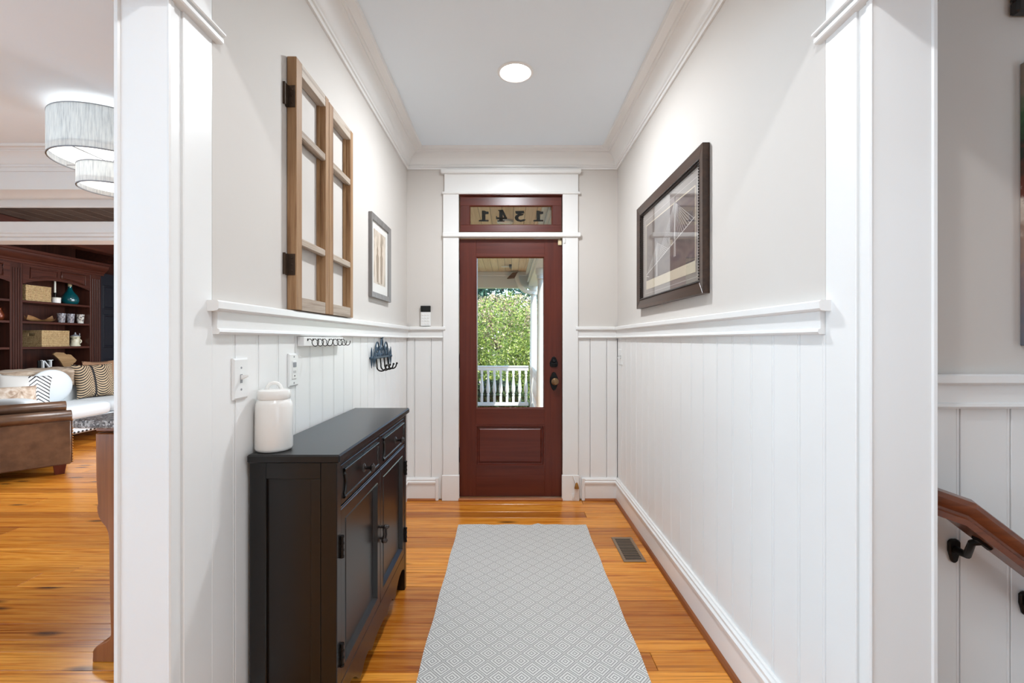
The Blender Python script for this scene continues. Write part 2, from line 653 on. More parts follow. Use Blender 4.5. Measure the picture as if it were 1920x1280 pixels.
rail_y('trim_1', XL, 1, YN, YB, RAIL_T, RAIL_B, 'white chair rail ledge on the left hall wall under the old window sash')
rail_y('trim_2', XR, -1, YN, YB, RAIL_T, RAIL_B, 'white chair rail ledge on the right hall wall under the bridge print')
rail_x('trim_3', YB, XL, PX(831, YB), RAIL_T, RAIL_B, 'short white chair rail under the alarm keypad', 0, .02)
rail_x('trim_4', YB, PX(1083.5, YB), XR, RAIL_T, RAIL_B, 'short white chair rail to the right of the front door', .02, 0)
rail_x('trim_5', SY, XRO, 2.6, SRT, SRT - .092, 'white chair rail ledge on the stairwell wall above the handrail')


# ---- baseboards with moulded cap and stained shoe
def base_prof(t, top):
    return [(-.002, 0), (t, 0), (t, top - .05), (t + .008, top - .046), (t + .010, top - .032), (t + .003, top - .024), (t + .004, top - .012), (t - .004, top - .006), (t - .006, top), (-.002, top)]


BT = .176
mb = MB().prism([(XR - d, z) for d, z in base_prof(.016, BT)], 'y', YN, YB)
o = build(mb, 'baseboard_right', M_TRIM, kind='structure', label='tall white moulded baseboard along the right hall wall', cat='baseboard', smooth=25)
mb = MB().prism([(XR - .016, 0), (XR - .034, 0), (XR - .032, .009), (XR - .026, .016), (XR - .016, .019)], 'y', YN, YB - .02)
build(mb, 'shoe_moulding', M_SHOE, parent=o, label='orange stained shoe moulding', smooth=30)
mb = MB().prism([(XL + d, z) for d, z in base_prof(.007, BT)], 'y', YN, YB)
build(mb, 'baseboard_left', M_TRIM, kind='structure', label='white baseboard along the left hall wall behind the black cabinet', cat='baseboard', smooth=25)
for nm, x0, x1, lab in (('baseboard_back', XL, PX(822, YB), 'short white baseboard left of the front door'), ('baseboard_end', PX(1091, YB), XR, 'short white baseboard right of the front door')):
    mb = MB().prism([(YB - d, z) for d, z in base_prof(.014, BT)], 'x', x0, x1)
    # the cap moulding turns down beside the plinth block
    e0, e1 = (x1 - .02, x1 + .004) if nm == 'baseboard_back' else (x0 - .004, x0 + .02)
    mb.box(e0, e1, YB - .026, YB, 0, BT, .004)
    o = build(mb, nm, M_TRIM, kind='structure', label=lab, cat='baseboard', smooth=25)
    a, b = (x0, e0) if nm == 'baseboard_back' else (e1, x1)
    mb = MB().prism([(YB - .014, 0), (YB - .03, 0), (YB - .028, .009), (YB - .022, .014), (YB - .014, .016)], 'x', a, b)
    build(mb, 'shoe_moulding', M_THRESH, parent=o, label='orange stained shoe moulding', smooth=30)

# ---- crown moulding of the corridor, mitred round three sides
crown = [(0, .131), (.010, .131), (.013, .122), (.013, .117), (.021, .115), (.023, .104), (.020, .102), (.026, .098), (.032, .088), (.040, .068), (.052, .050), (.068, .036), (.082, .030),
         (.084, .022), (.094, .020), (.098, .012), (.130, .009), (.133, .016), (.140, .016), (.144, .006), (.146, -.002), (0, -.002)]
vs, fs = [], []
for d, h in crown:
    z = ZC - h
    vs += [(XL + d, YN + .01, z), (XL + d, YB - d, z), (XR - d, YB - d, z), (XR - d, YN + .01, z)]
n = len(crown)
for j in range(n):
    k = (j + 1) % n
    for s in range(3):
        fs.append((j * 4 + s, j * 4 + s + 1, k * 4 + s + 1, k * 4 + s))
mb = MB().add(vs, fs)
build(mb, 'trim_6', M_TRIM, kind='structure', label='white stepped crown moulding round the hall ceiling', cat='crown moulding', smooth=28)

# ---- cased opening: square posts with capitals and the beams they carry
YF = 1.075


def post(name, xi, s, w, label):
    """xi: inner face, s: +1 towards the right room"""
    mb = MB()
    xo = xi + s * w
    mb.box(xi, xo, YF + .040, YN, 0, 2.055, .002)                      # jamb
    o = build(mb, name, M_TRIM, kind='structure', label=label, cat='pilaster')
    mb = MB().box(xi + s * .006, xo, YF, YF + .040, 0, 2.052, .003)
    build(mb, 'casing', M_TRIM, parent=o)
    mb = MB()
    for a, b in ((xi + s * .001, xi + s * .009), (xo - s * .012, xo + s * .002)):
        mb.box(a, b, YF - .004, YF + .012, 0, 2.052, .003)
    build(mb, 'edge_bead', M_TRIM, parent=o)
    mb = MB()
    for z0, z1, p in ((2.05, 2.066, .020), (2.072, 2.082, .024), (2.066, 2.073, .012)):
        xa, xb = xi - s * p, xo + s * p * .7
        mb.box(xa, xb, YF - p, YN + p, z0, z1, .003)
    build(mb, 'capital', M_TRIM, parent=o)
    build(MB().box(xi, xo, YF + .004, YN, 2.082, 2.2, .002), 'frieze', M_TRIM, parent=o)
    return o


post('pillar_left', XL, -1, .134, 'white square post on the left end of the hall wall beside the dining room')
post('pillar_right', XR, 1, .160, 'white square post on the right end of the hall wall beside the stairwell')
mb = MB().box(XLO, XRO + .01, YF + .015, YN - .012, 2.20, ZC)
build(mb, 'beam_hall', M_TRIM, kind='structure', label='white header beam over the hall opening', cat='beam')
mb = MB().box(XR, XRO + .01, -3.1, YF + .015, 2.0515, ZC)
build(mb, 'beam_right', M_TRIM, kind='structure', label='white header beam over the stairwell opening', cat='beam')
mb = MB().box(XLO, XL, -3.1, YF + .015, 2.0835, ZC)
build(mb, 'beam_left', M_TRIM, kind='structure', label='white header beam over the dining room opening', cat='beam')

# ---- wall between dining and living room, with its wide opening and transom gap
YH0, YH1 = 3.52, 3.80
mb = MB().box(-5.1, -4.75, YH0, YH1, 0, ZC)
mb.box(-1.35, XLO, YH0, YH1, 0, ZC)
mb.box(-4.75, -1.35, YH0, YH1, PZ(355, YH0), ZC)
hw = build(mb, 'wall_dining', M_TRIM, kind='structure', label='white panelled header wall between the dining and living rooms', cat='wall')
mb = MB()
mb.box(-4.75, -1.35, YH1 - .02, YH1 + .02, PZ(388, YH1), PZ(375, YH1) + .02)
mb.box(-4.75, -1.35, YH1 - .05, YH1 + .03, PZ(446, YH1), PZ(418, YH1), .004)
mb.box(-4.75, -1.35, YH1 - .06, YH1 + .03, PZ(440, YH1), PZ(436, YH1), .003)
mb.box(-4.75, -1.35, YH1 - .035, YH1 + .12, PZ(453, YH1), PZ(446, YH1), .003)
build(mb, 'transom_rail', M_TRIM, parent=hw)
vs, fs = [], []
cr2 = [(d, h * 1.1) for d, h in crown] 
mb = MB().prism([(YH0 - d, ZC - h) for d, h in cr2], 'x', -5.05, XLO)
mb.box(-5.05, XLO, YH0 - .012, YH0, PZ(322, YH0), PZ(314, YH0), .003)
build(mb, 'trim_7', M_TRIM, kind='structure', label='white crown moulding over the dining room opening', cat='crown moulding', smooth=28)
# ================================================================== FRONT DOOR
YD = 3.578                       # face of the door
YC = YB - .022                   # face of the casing


def DX(px): return PX(px, YD)
def DZ(py): return PZ(py, YD)


# ---- casing
mb = MB()
YQ = YC
cas = thing('trim_8', (0, YB, 0), 'white door casing with frieze, ledge and plinths framing the front door', 'door casing', kind='structure')
for a, b in ((830.5, 860), (1055, 1084)):
    build(MB().box(PX(a, YQ), PX(b, YQ), YQ, YB, .165, PZ(362, YQ), .002), 'casing_leg', M_TRIM, parent=cas)
for a, b in ((828.5, 861), (1053.5, 1086)):
    build(MB().box(PX(a, YQ), PX(b, YQ), YQ - .006, YB, 0, PZ(890.5, YQ), .003), 'plinth', M_TRIM, parent=cas)
build(MB().box(PX(833, YQ), PX(1084.5, YQ), YQ, YB, PZ(360, YQ), PZ(324, YQ), .002), 'frieze', M_TRIM, parent=cas)
build(MB().box(PX(827, YQ), PX(1089, YQ), YQ - .026, YB, PZ(326, YQ), PZ(318, YQ), .006), 'cap', M_TRIM, parent=cas)
build(MB().box(PX(829, YQ), PX(1088.5, YQ), YQ - .012, YB, PZ(364, YQ), PZ(359.5, YQ), .005), 'bead', M_TRIM, parent=cas)
build(MB().box(PX(830, YQ), PX(1089, YQ), YQ - .016, YB + .03, PZ(444.5, YQ), PZ(436, YQ), .005), 'ledge', M_TRIM, parent=cas)
mb = MB()
mb.box(DX0 - .001, DX0 + .004, YB - .02, YB + .13, 0, DZ1)
mb.box(DX1 - .004, DX1 + .001, YB - .02, YB + .13, 0, DZ1)
mb.box(DX0, DX1, YB - .02, YB + .13, DZ1 - .012, DZ1)
build(mb, 'jamb', M_MAHOG, parent=cas, label='dark brown jamb edge')

# ---- door leaf
D0, D1 = DX(861.5), DX(1053.5)
DB, DT = DZ(930), DZ(448)
G0, G1, GB, GT = DX(893), DX(1021), DZ(766), DZ(481)
P0, P1, PB, PT = DX(892), DX(1021), DZ(873), DZ(797)
door = thing('door_1', ((D0 + D1) / 2, YD, 0), 'reddish mahogany front door with one tall glass pane over a raised panel', 'door', kind='structure')
TH = .044


def slab(x0, x1, z0, z1, name, m):
    return build(MB().box(x0, x1, YD, YD + TH, z0, z1, .0012), name, m, parent=door)


slab(D0, G0 - .001, DB, DT, 'stile', M_MAHOG)
slab(G1 + .001, D1, DB, DT, 'stile', M_MAHOG)
slab(G0 - .001, G1 + .001, GT, DT, 'rail', M_MAHOGX)
slab(G0 - .001, G1 + .001, PT, GB, 'rail', M_MAHOGX)
slab(G0 - .001, G1 + .001, DB, PB, 'rail', M_MAHOGX)
mb = MB().nested((0, YD, 0), (1, 0, 0), (0, 0, 1), (0, -1, 0), [(P0, P1, PB, PT, 0), (P0, P1, PB, PT, .005), (P0 + .008, P1 - .008, PB + .008, PT - .008, .005), (P0 + .014, P1 - .014, PB + .014, PT - .014, -.010),
                                                                 (P0 + .022, P1 - .022, PB + .022, PT - .022, -.010), (P0 + .034, P1 - .034, PB + .034, PT - .034, -.002)])
build(mb, 'raised_panel', M_MAHOGX, parent=door)
build(MB().box(P0, P1, YD + .02, YD + TH, PB, PT), 'panel_back', M_MAHOGX, parent=door)


def stop_ring(x0, x1, z0, z1, y, depth, w):
    mb = MB()
    mb.nested((0, y, 0), (1, 0, 0), (0, 0, 1), (0, -1, 0), [(x0, x1, z0, z1, 0), (x0 + w * .4, x1 - w * .4, z0 + w * .4, z1 - w * .4, -.002), (x0 + w, x1 - w, z0 + w, z1 - w, -depth)], fill=False)
    return mb


build(stop_ring(G0 - .001, G1 + .001, GB - .001, GT + .001, YD, .018, .011), 'glazing_bead', M_MAHOGX, parent=door)
pane = build(MB().box(G0 + .002, G1 - .002, YD + .018, YD + .024, GB + .002, GT - .002), 'pane', M_GLASS, parent=door)
for py0, py1 in ((487, 513), (663, 690), (838, 866)):
    z0, z1 = DZ(py1), DZ(py0)
    build(MB().tube([(D0 - .003, YD - .004, z0), (D0 - .003, YD - .004, z1)], .0065, 10), 'hinge', M_BRONZE, parent=door, smooth=40)
# deadbolt and knob
kx = DX(1038.5)


def plate(poly_px, y0, y1, name, par, m):
    mb = MB().prism([(DX(a), DZ(b)) for a, b in poly_px], 'y', y0, y1)
    return build(mb, name, m, parent=par, bevel=.0015)


dbolt = plate([(1031, 686), (1030.5, 680), (1033, 674.5), (1035, 670), (1038.5, 668), (1042, 670), (1044, 674.5), (1046, 680), (1045.5, 686), (1043, 688), (1034, 688)], YD - .007, YD, 'deadbolt', door, M_BRONZE)
build(MB().lathe([(.014, 0), (.016, .006), (.012, .016), (.004, .018)], kx, YD - .007, DZ(676), 16, Matrix.Rotation(PI / 2, 3, 'X')), 'lock_cylinder', M_BRONZE, parent=dbolt, smooth=40)
build(MB().box(DX(1033), DX(1044), YD - .026, YD - .016, DZ(682.5), DZ(680), .002), 'thumb_turn', M_BRONZE, parent=dbolt)
esc = plate([(1038.5, 697), (1042, 699), (1044, 704), (1046, 708), (1046.5, 716), (1044.5, 723), (1042, 729), (1038.5, 732), (1035, 729), (1032.5, 723), (1030.5, 716), (1031, 708), (1033, 704), (1035, 699)], YD - .006, YD, 'escutcheon', door, M_BRONZE)
kz = DZ(714)
build(MB().lathe([(.017, 0), (.011, .006), (.009, .03), (.014, .034), (.025, .04), (.029, .048), (.0275, .055), (.021, .059), (.0195, .0575), (.010, .061), (.001, .0615)], kx + .003, YD - .006, kz, 24, Matrix.Rotation(PI / 2, 3, 'X')),
      'knob', M_KNOB, parent=esc, smooth=50)
# alarm contact on the door top and its magnet
build(MB().box(DX(1046), DX(1053), YD - .016, YD, DZ(460), DZ(450), .003), 'alarm_contact', M_ALMOND, parent=door, label='small almond alarm contact')
build(MB().box(PX(1057, YC), PX(1060, YC), YC - .01, YC, PZ(456, YC), PZ(447, YC), .002), 'alarm_magnet', M_PLASTIC, parent=cas)
# threshold
build(MB().prism([(YB - .034, 0), (YB - .034, .012), (YB - .028, .020), (YD - .002, DB - .006), (YD + .12, DB - .008), (YD + .12, 0)], 'x', DX0 + .006, DX1 - .006), 'threshold', M_THRESH, parent=cas, label='orange oak threshold')

# ---- transom window with the house number, read from outside
YT = YB + .012
T0, T1, TB, TT = PX(862.5, YT), PX(1053, YT), PZ(434.5, YT), PZ(366.5, YT)
Q0, Q1, QB, QT = PX(880, YT), PX(1036, YT), PZ(421.5, YT), PZ(385, YT)
tw = thing('window_1', ((T0 + T1) / 2, YT, TB), 'mahogany framed transom window with house number 1341 seen from behind', 'window', kind='structure')
for x0, x1, z0, z1, nm, m in ((T0, T1, QT, TT, 'frame_rail', M_MAHOGX), (T0, T1, TB, QB, 'frame_rail', M_MAHOGX), (T0, Q0, QB, QT, 'frame_stile', M_MAHOG), (Q1, T1, QB, QT, 'frame_stile', M_MAHOG)):
    build(MB().box(x0, x1, YT, YT + .045, z0, z1, .0015), nm, m, parent=tw)
build(stop_ring(Q0, Q1, QB, QT, YT, .016, .008), 'glazing_bead', M_MAHOGX, parent=tw)
tp = build(MB().box(Q0 - .002, Q1 + .002, YT + .018, YT + .023, QB - .002, QT + .002), 'pane', M_GLASS, parent=tw)
M_DIG = flat('black number decal', (14, 14, 14), .9, 0, **{'Specular IOR Level': .1})
S8 = 8.0


def digit(poly, holes=()):
    mb = MB()
    y = YT + .0235
    pts = [(PX(850 + a / S8, YT + .0235), PZ(340 + b / S8, YT + .0235)) for a, b in poly]
    mb.prism(pts, 'y', y, y + .001)
    build(mb, 'digit', M_DIG, parent=tp)


ONE = [(0, 150), (0, 162), (148, 162), (148, 140), (100, 138), (100, 55), (148, 50), (148, 14), (118, 14), (82, 0), (47, 0), (47, 138), (4, 140)]


def shift(p, dx, dy): return [(a + dx, b + dy) for a, b in p]


digit(shift(ONE, 381, 438))
digit(shift(ONE, 1200, 438))
# 4, mirrored: stem, diagonal, crossbar and foot
mb4 = MB()
for poly in ([(688, 428), (742, 425), (742, 590), (688, 590)], [(712, 425), (745, 425), (806, 548), (806, 566), (772, 566)], [(640, 538), (806, 538), (806, 566), (640, 566)],
             [(662, 584), (768, 584), (768, 602), (662, 602)], [(640, 520), (656, 520), (656, 566), (640, 566)], [(672, 428), (700, 428), (700, 446), (672, 440)]):
    mb4.prism([(PX(850 + a / S8, YT + .0235), PZ(340 + b / S8, YT + .0235)) for a, b in poly], 'y', YT + .0235, YT + .0245)
build(mb4, 'digit', M_DIG, parent=tp)
digit([(928, 445), (1060, 440), (1066, 478), (1010, 486), (1060, 490), (1040, 508), (990, 520), (974, 545), (985, 570), (1015, 577), (1050, 566), (1088, 574), (1060, 596), (1010, 606), (960, 596), (928, 570), (920, 540), (935, 512), (965, 496), (935, 480)])

# ---- door stop folded down on the right plinth
ds = thing('door_stop', (PX(1078, YC), YC - .006, .05), 'white kick-down door stop with a conical brass tip on the right door plinth', 'door stop')
y0 = YC - .006
build(MB().box(PX(1072, y0), PX(1083, y0), y0 - .004, y0, PZ(936, y0), PZ(925, y0), .002), 'mount_plate', M_PLASTIC, parent=ds)
build(MB().tube([(PX(1075.5, y0), y0 - .012, PZ(932, y0)), (PX(1078, y0), y0 - .014, PZ(915, y0))], .006, 8), 'arm', M_PLASTIC, parent=ds, smooth=40)
build(MB().tube([(PX(1074, y0), y0 - .008, PZ(891, y0)), (PX(1079.5, y0), y0 - .018, PZ(905, y0))], .005, 8), 'pivot_arm', M_PLASTIC, parent=ds, smooth=40)
build(MB().lathe([(.004, .044), (.010, .034), (.018, .006), (.019, 0), (.012, -.003)], PX(1080.5, y0), y0 - .022, PZ(913.5, y0), 16), 'brass_tip', M_BRASS, parent=ds, smooth=40)

# ================================================================== PORCH
M_PORCHW = paint('white exterior paint', (226, 228, 226), .5, .05, 40, .02)
M_PORCHC = wood('tan porch ceiling boards', [(.3, (206, 176, 136)), (.55, (226, 200, 164)), (.8, (236, 214, 182))], 'y', .5, 1, True, .12, .05)
M_DECK = wood('grey porch deck', [(.3, (186, 186, 182)), (.7, (216, 216, 212))], 'x', .6)
PY1, PZF = 8.42, -.12
PCZ = 2.50
build(MB().box(-3.0, .62, YB + .14, PY1 + .15, PZF - .1, PZF), 'porch_floor', M_DECK, kind='structure', label='grey painted porch deck beyond the front door', cat='floor')
pc = build(MB().box(-3.0, .62, YB + .14, PY1 + .1, PCZ + .012, PCZ + .1), 'porch_ceiling', M_SLOT, kind='structure', label='tan wooden board ceiling of the porch', cat='ceiling')
pl = mesh_of(MB().box(0, .1105, YB + .15, PY1 + .05, PCZ, PCZ + .012, .003), 'plank', M_PORCHC)
x = -1.2
while x < .36:
    piece(pl, 'plank', pc, (x, 0, 0))
    x += .1135
# facade outside
mb = MB()
mb.box(-1.5, DX0, YB + .14, YB + .17, -.2, 2.6)
mb.box(DX1, 1.1, YB + .14, YB + .17, -.2, 2.6)
mb.box(DX0, DX1, YB + .14, YB + .17, DZ1, 2.6)
build(mb, 'wall_front', M_PORCHW, kind='structure', label='white outside face of the entrance wall', cat='wall')
# beams
BZ = 2.21
mb = MB().box(-3.0, .47, PY1 - .08, PY1 + .08, BZ, PCZ + .01, .004)
mb.box(-3.0, .36, PY1 - .13, PY1 - .08, PCZ - .075, PCZ, .006)
build(mb, 'porch_beam', M_PORCHW, kind='structure', label='white front beam of the porch above the railing', cat='beam')
mb = MB().box(.36, .54, YB + .17, PY1 - .08, BZ + .03, PCZ + .01, .004)
mb.box(.31, .36, YB + .17, PY1 - .13, PCZ - .06, PCZ, .006)
mb.box(.335, .36, YB + .17, PY1 - .1, BZ + .10, BZ + .13, .004)
build(mb, 'porch_beam', M_PORCHW, kind='structure', label='white side beam of the porch running out to the corner column', cat='beam')


def column(cx, cy, label):
    t = thing('porch_column', (cx, cy, PZF), label, 'column', group='round porch columns')
    r = .068
    build(MB().lathe([(r + .004, PZF + .10), (r + .002, PZF + .9), (r - .012, BZ - .12)], cx, cy, 0, 24, cap=True), 'shaft', M_PORCHW, parent=t, smooth=40)
    build(MB().lathe([(r + .02, BZ - .12), (r, BZ - .125), (r - .005, BZ - .11), (r, BZ - .10), (r, BZ - .07), (r + .018, BZ - .045), (r + .02, BZ - .03), (r + .02, BZ + .03)], cx, cy, 0, 24), 'capital', M_PORCHW, parent=t, smooth=30)
    build(MB().box(cx - r - .03, cx + r + .03, cy - r - .03, cy + r + .03, PZF, PZF + .10, .006), 'base', M_PORCHW, parent=t)


column(PX(1000.5, PY1), PY1, 'slender white round column at the porch corner, right end of the front railing')
column(.455, 6.3, 'nearer white round porch column close behind the door glass edge')
# curved brace under the beams
arc = []
bx0, bz0 = .10, PCZ - .06
for i in range(13):
    a = i / 12 * PI / 2
    arc.append((bx0 + .30 * (1 - math.cos(a)) , bz0 - .36 * math.sin(a)))
outer = [(px + .075 - .03 * i / 12, pz + .02 + .03 * i / 12) for i, (px, pz) in enumerate(arc)]
br = thing('curved_brace', (.3, PY1 - .2, BZ), 'white curved timber brace under the porch beam, walnut brown upper end', 'brace')
build(MB().prism(arc + outer[::-1], 'y', PY1 - .26, PY1 - .13), 'arm', M_PORCHW, parent=br, smooth=35)
build(MB().prism([(bx0 - .13, bz0 - .08), (bx0 - .03, bz0 + .02), (bx0 + .06, bz0 + .03), (bx0 + .01, bz0 - .065)], 'y', PY1 - .27, PY1 - .14), 'end_block', flat('walnut brown', (98, 74, 62), .5), parent=br, label='walnut brown end block')
# small fixture on the porch ceiling
fy = 7.6
fx = PX(957, fy)
fz = PCZ
cf = thing('ceiling_fixture', (fx, fy, fz), 'small dark ceiling mount with a pale pointed blade on the porch ceiling', 'light')
build(MB().box(fx - .022, fx + .022, fy - .10, fy + .10, fz - .04, fz, .006), 'mount', M_BRONZE, parent=cf)
build(MB().prism([(fx - .022, fy - .03), (fx - .10, fy - .035), (fx - .16, fy), (fx - .10, fy + .035), (fx - .022, fy + .03)], 'z', fz - .03, fz - .02), 'blade', M_PORCHW, parent=cf)
# round flush lamp nearer the door
lx, ly = PX(947, 4.78), 4.78
pl_ = thing('porch_lamp', (lx, ly, PCZ), 'round white flush lamp on the porch ceiling seen through the transom', 'ceiling lamp')
build(MB().lathe([(.085, 0), (.085, -.02), (.072, -.026), (.070, -.022)], lx, ly, PCZ, 24), 'trim_ring', M_PORCHW, parent=pl_, smooth=40)
build(MB().lathe([(.070, -.018), (.05, -.03), (.001, -.034)], lx, ly, PCZ, 24), 'lens', M_CERAM, parent=pl_, smooth=60)

# railing with turned balusters
ry = PY1
rail = thing('porch_railing', (0, ry, PZF), 'white porch railing with a row of turned balusters in front of the garden', 'railing')
rt, rb = .775, .10
x0r, x1r = -1.25, PX(997, ry) - .06
build(MB().prism([(ry - .045, rt - .022), (ry - .05, rt - .006), (ry - .03, rt), (ry + .03, rt), (ry + .05, rt - .006), (ry + .045, rt - .022), (ry + .03, rt - .03), (ry + .03, rt - .085), (ry - .03, rt - .085), (ry - .03, rt - .03)], 'x', x0r, x1r), 'top_rail', M_PORCHW, parent=rail, smooth=30)
build(MB().box(x0r, x1r, ry - .03, ry + .03, rb - .06, rb + .0, .006), 'bottom_rail', M_PORCHW, parent=rail)
h = rt - .085 - rb
bal = MB()
s = .0235
bal.box(-s, s, -s, s, 0, h * .19, .002)
bal.box(-s, s, -s, s, h * .88, h, .002)
bal.lathe([(.012, h * .19), (.024, h * .215), (.026, h * .24), (.018, h * .27), (.026, h * .30), (.0345, h * .36), (.036, h * .42), (.031, h * .52), (.024, h * .64), (.0185, h * .76), (.017, h * .80), (.024, h * .83), (.022, h * .855), (.012, h * .88)], 0, 0, 0, 14)
me = mesh_of(bal, 'baluster', M_PORCHW, smooth=40)
pxb = 893.0
bx = PX(903.5, ry) - 6 * .1165
while bx < x1r - .03:
    piece(me, 'baluster', rail, (bx, 0, rb - PZF))
    bx += .1165
# side railing beyond the nearer column
rail2 = thing('porch_railing', (.46, 7.4, PZF), 'short white side railing between the two porch columns', 'railing')
build(MB().box(.43, .49, 6.37, PY1 - .07, rt - .085, rt, .01), 'top_rail', M_PORCHW, parent=rail2)
build(MB().box(.43, .49, 6.37, PY1 - .07, rb - .06, rb, .006), 'bottom_rail', M_PORCHW, parent=rail2)
yy = 6.48
while yy < PY1 - .1:
    piece(me, 'baluster', rail2, (0, yy - 7.4, rb - PZF))
    yy += .1165

# ================================================================== GARDEN
M_LAWN = NT('lawn')
_v = M_LAWN.coord()
M_LAWN = M_LAWN.set(M_LAWN.ramp(M_LAWN.noise(_v, 3, 5), [(.3, (58, 84, 34)), (.5, (96, 120, 58)), (.7, (150, 146, 104))]), .9)
build(MB().box(-18, 18, PY1 + .3, 40, -.75, -.65), 'ground', M_LAWN, kind='structure', label='sunlit lawn and beds beyond the porch', cat='ground')


def leafmat(name, stops, trans=.35):
    t = NT(name)
    g = t.n('ShaderNodeNewGeometry').outputs['Random Per Island']
    col = t.ramp(g, stops)
    df = t.n('ShaderNodeBsdfTranslucent', {'Color': col})
    t.set(col, .5)
    mx = t.n('ShaderNodeMixShader', {0: trans, 1: t.b.outputs[0], 2: df.outputs[0]})
    t.l(mx.outputs[0], t.t.nodes['Material Output'].inputs['Surface'])
    return t.mat


M_LEAF1 = leafmat('bright shrub leaves', [(0, (60, 84, 30)), (.3, (108, 134, 50)), (.6, (150, 168, 66)), (.85, (186, 194, 100)), (1, (220, 218, 160))])
M_LEAF2 = leafmat('mid green leaves', [(0, (22, 44, 26)), (.5, (52, 78, 40)), (1, (110, 128, 74))])
M_LEAF3 = leafmat('pinkish grey myrtle leaves', [(0, (100, 108, 82)), (.4, (146, 144, 102)), (.7, (200, 172, 140)), (1, (222, 198, 170))])
M_LEAF4 = leafmat('dark tree leaves', [(0, (20, 48, 44)), (.5, (36, 76, 66)), (1, (70, 110, 90))])
M_BARK = flat('bark', (96, 84, 70), .9)
M_FLOWER = leafmat('white pink blossom', [(0, (226, 196, 200)), (1, (250, 240, 240))], .3)


def leaves(n, c, r, size, lumps=7, fill=.35):
    """a crown of n small leaf quads gathered round random clumps on an ellipsoid"""
    c, r = np.array(c), np.array(r)
    d = rng.normal(size=(lumps, 3))
    d /= np.linalg.norm(d, axis=1)[:, None]
    cl = d * rng.uniform(.35, .8, (lumps, 1))
    k = rng.integers(0, lumps, n)
    q = rng.normal(size=(n, 3))
    q /= np.linalg.norm(q, axis=1)[:, None]
    q *= rng.uniform(fill, 1, (n, 1)) ** .5
    p = c + (cl[k] + q * .48) * r
    a = rng.normal(size=(n, 3))
    a /= np.linalg.norm(a, axis=1)[:, None]
    b = np.cross(a, rng.normal(size=(n, 3)))
    b /= np.linalg.norm(b, axis=1)[:, None]
    s = size * rng.uniform(.6, 1.3, (n, 1))
    v = np.stack([p - a * s, p - b * s * .45, p + a * s, p + b * s * .45], 1).reshape(-1, 3)
    return v, np.arange(4 * n).reshape(n, 4)


def plant(name, label, cat, group, base, h, c, r, n, size, lm, stems, lumps=8, flowers=0):
    t = thing(name, base, label, cat, group=group)
    bx, by, bz = base
    v, f = leaves(n, (c[0] - bx, c[1] - by, c[2] - bz), r, size, lumps)
    me = bpy.data.meshes.new('foliage')
    me.from_pydata(v.tolist(), [], f.tolist())
    me.materials.append(lm)
    o = bpy.data.objects.new('foliage', me)
    C.objects.link(o)
    o.parent = t
    o['kind'] = 'stuff'
    if flowers:
        v, f = leaves(flowers, (c[0] - bx, c[1] - by, c[2] - bz), (r[0] * 1.05, r[1] * 1.05, r[2] * 1.05), size * 1.1, 6, .8)
        me = bpy.data.meshes.new('blossoms')
        me.from_pydata(v.tolist(), [], f.tolist())
        me.materials.append(M_FLOWER)
        o = bpy.data.objects.new('blossoms', me)
        C.objects.link(o)
        o.parent = t
        o['kind'] = 'stuff'
    for i in range(stems):
        a = 2 * PI * i / stems + .4
        mb = MB().tube([(bx + .06 * math.cos(a), by + .06 * math.sin(a), bz - .02), (bx + .2 * math.cos(a) * r[0], by + .2 * math.sin(a) * r[1], bz + h * .5), (c[0] + .4 * math.cos(a) * r[0], c[1] + .4 * math.sin(a) * r[1], c[2])],
                       [.035, .028, .012], 6)
        build(mb, 'stem', M_BARK, parent=t, smooth=60)


GZ = -.66
plant('shrub', 'bright yellow-green leafy shrub behind the left half of the porch railing', 'shrub', 'garden shrubs', (-.95, 11.0, GZ), 2.2, (-.95, 11.0, .85), (.85, .6, 1.35), 15000, .036, M_LEAF1, 4, 14, 60)
plant('shrub', 'bright green leafy shrub just left of the porch corner column', 'shrub', 'garden shrubs', (.35, 12.6, GZ), 2.4, (.35, 12.6, .95), (1.0, .65, 1.6), 15000, .036, M_LEAF1, 4, 14, 120)
plant('shrub', 'deep green low shrub seen through the balusters', 'shrub', 'garden shrubs', (-.2, 9.5, GZ), 1.0, (-.2, 9.5, -.05), (1.1, .45, .62), 6000, .05, M_LEAF2, 3, 8)
plant('shrub', 'tall mid green shrub to the right of the porch columns', 'shrub', 'garden shrubs', (1.85, 10.3, GZ), 2.4, (1.85, 10.3, .9), (1.0, .9, 1.5), 7000, .055, M_LEAF2, 4, 9)
plant('crape_myrtle', 'pinkish grey crape myrtle rising behind the bright shrubs', 'tree', None, (-.15, 15.6, GZ), 4.0, (-.15, 15.6, 1.5), (1.9, 1.2, 1.35), 17000, .066, M_LEAF3, 5, 14, 160)
plant('tree', 'dark blue-green tree filling the top of the view under the porch beam', 'tree', 'dark trees beyond the garden', (-1.2, 22, GZ), 7, (-1.2, 22, 3.4), (3.6, 2, 3.6), 12000, .11, M_LEAF4, 3, 12)
plant('tree', 'dark blue-green tree behind the porch corner column', 'tree', 'dark trees beyond the garden', (3.4, 28.5, GZ), 7, (3.4, 28.5, 3.6), (3.4, 2, 3.6), 10000, .11, M_LEAF4, 3, 12)
# ================================================================== THINGS IN THE HALL
# ---- runner
RX0, RX1, RY0, RY1 = -.337, .517, .55, 3.058
t = NT('woven diamond runner')
tc = t.n('ShaderNodeTexCoord').outputs['Object']
sp = t.n('ShaderNodeSeparateXYZ', {0: tc})
P = .0855
uu, vv = [], []


def tri(x, p):
    f = t.math('FRACT', t.math('DIVIDE', x, p))
    a = t.math('MULTIPLY', t.math('ABSOLUTE', t.math('SUBTRACT', f, .5)), 2.0)
    return t.math('FLOOR', t.math('MULTIPLY_ADD', a, 12.0, .5))


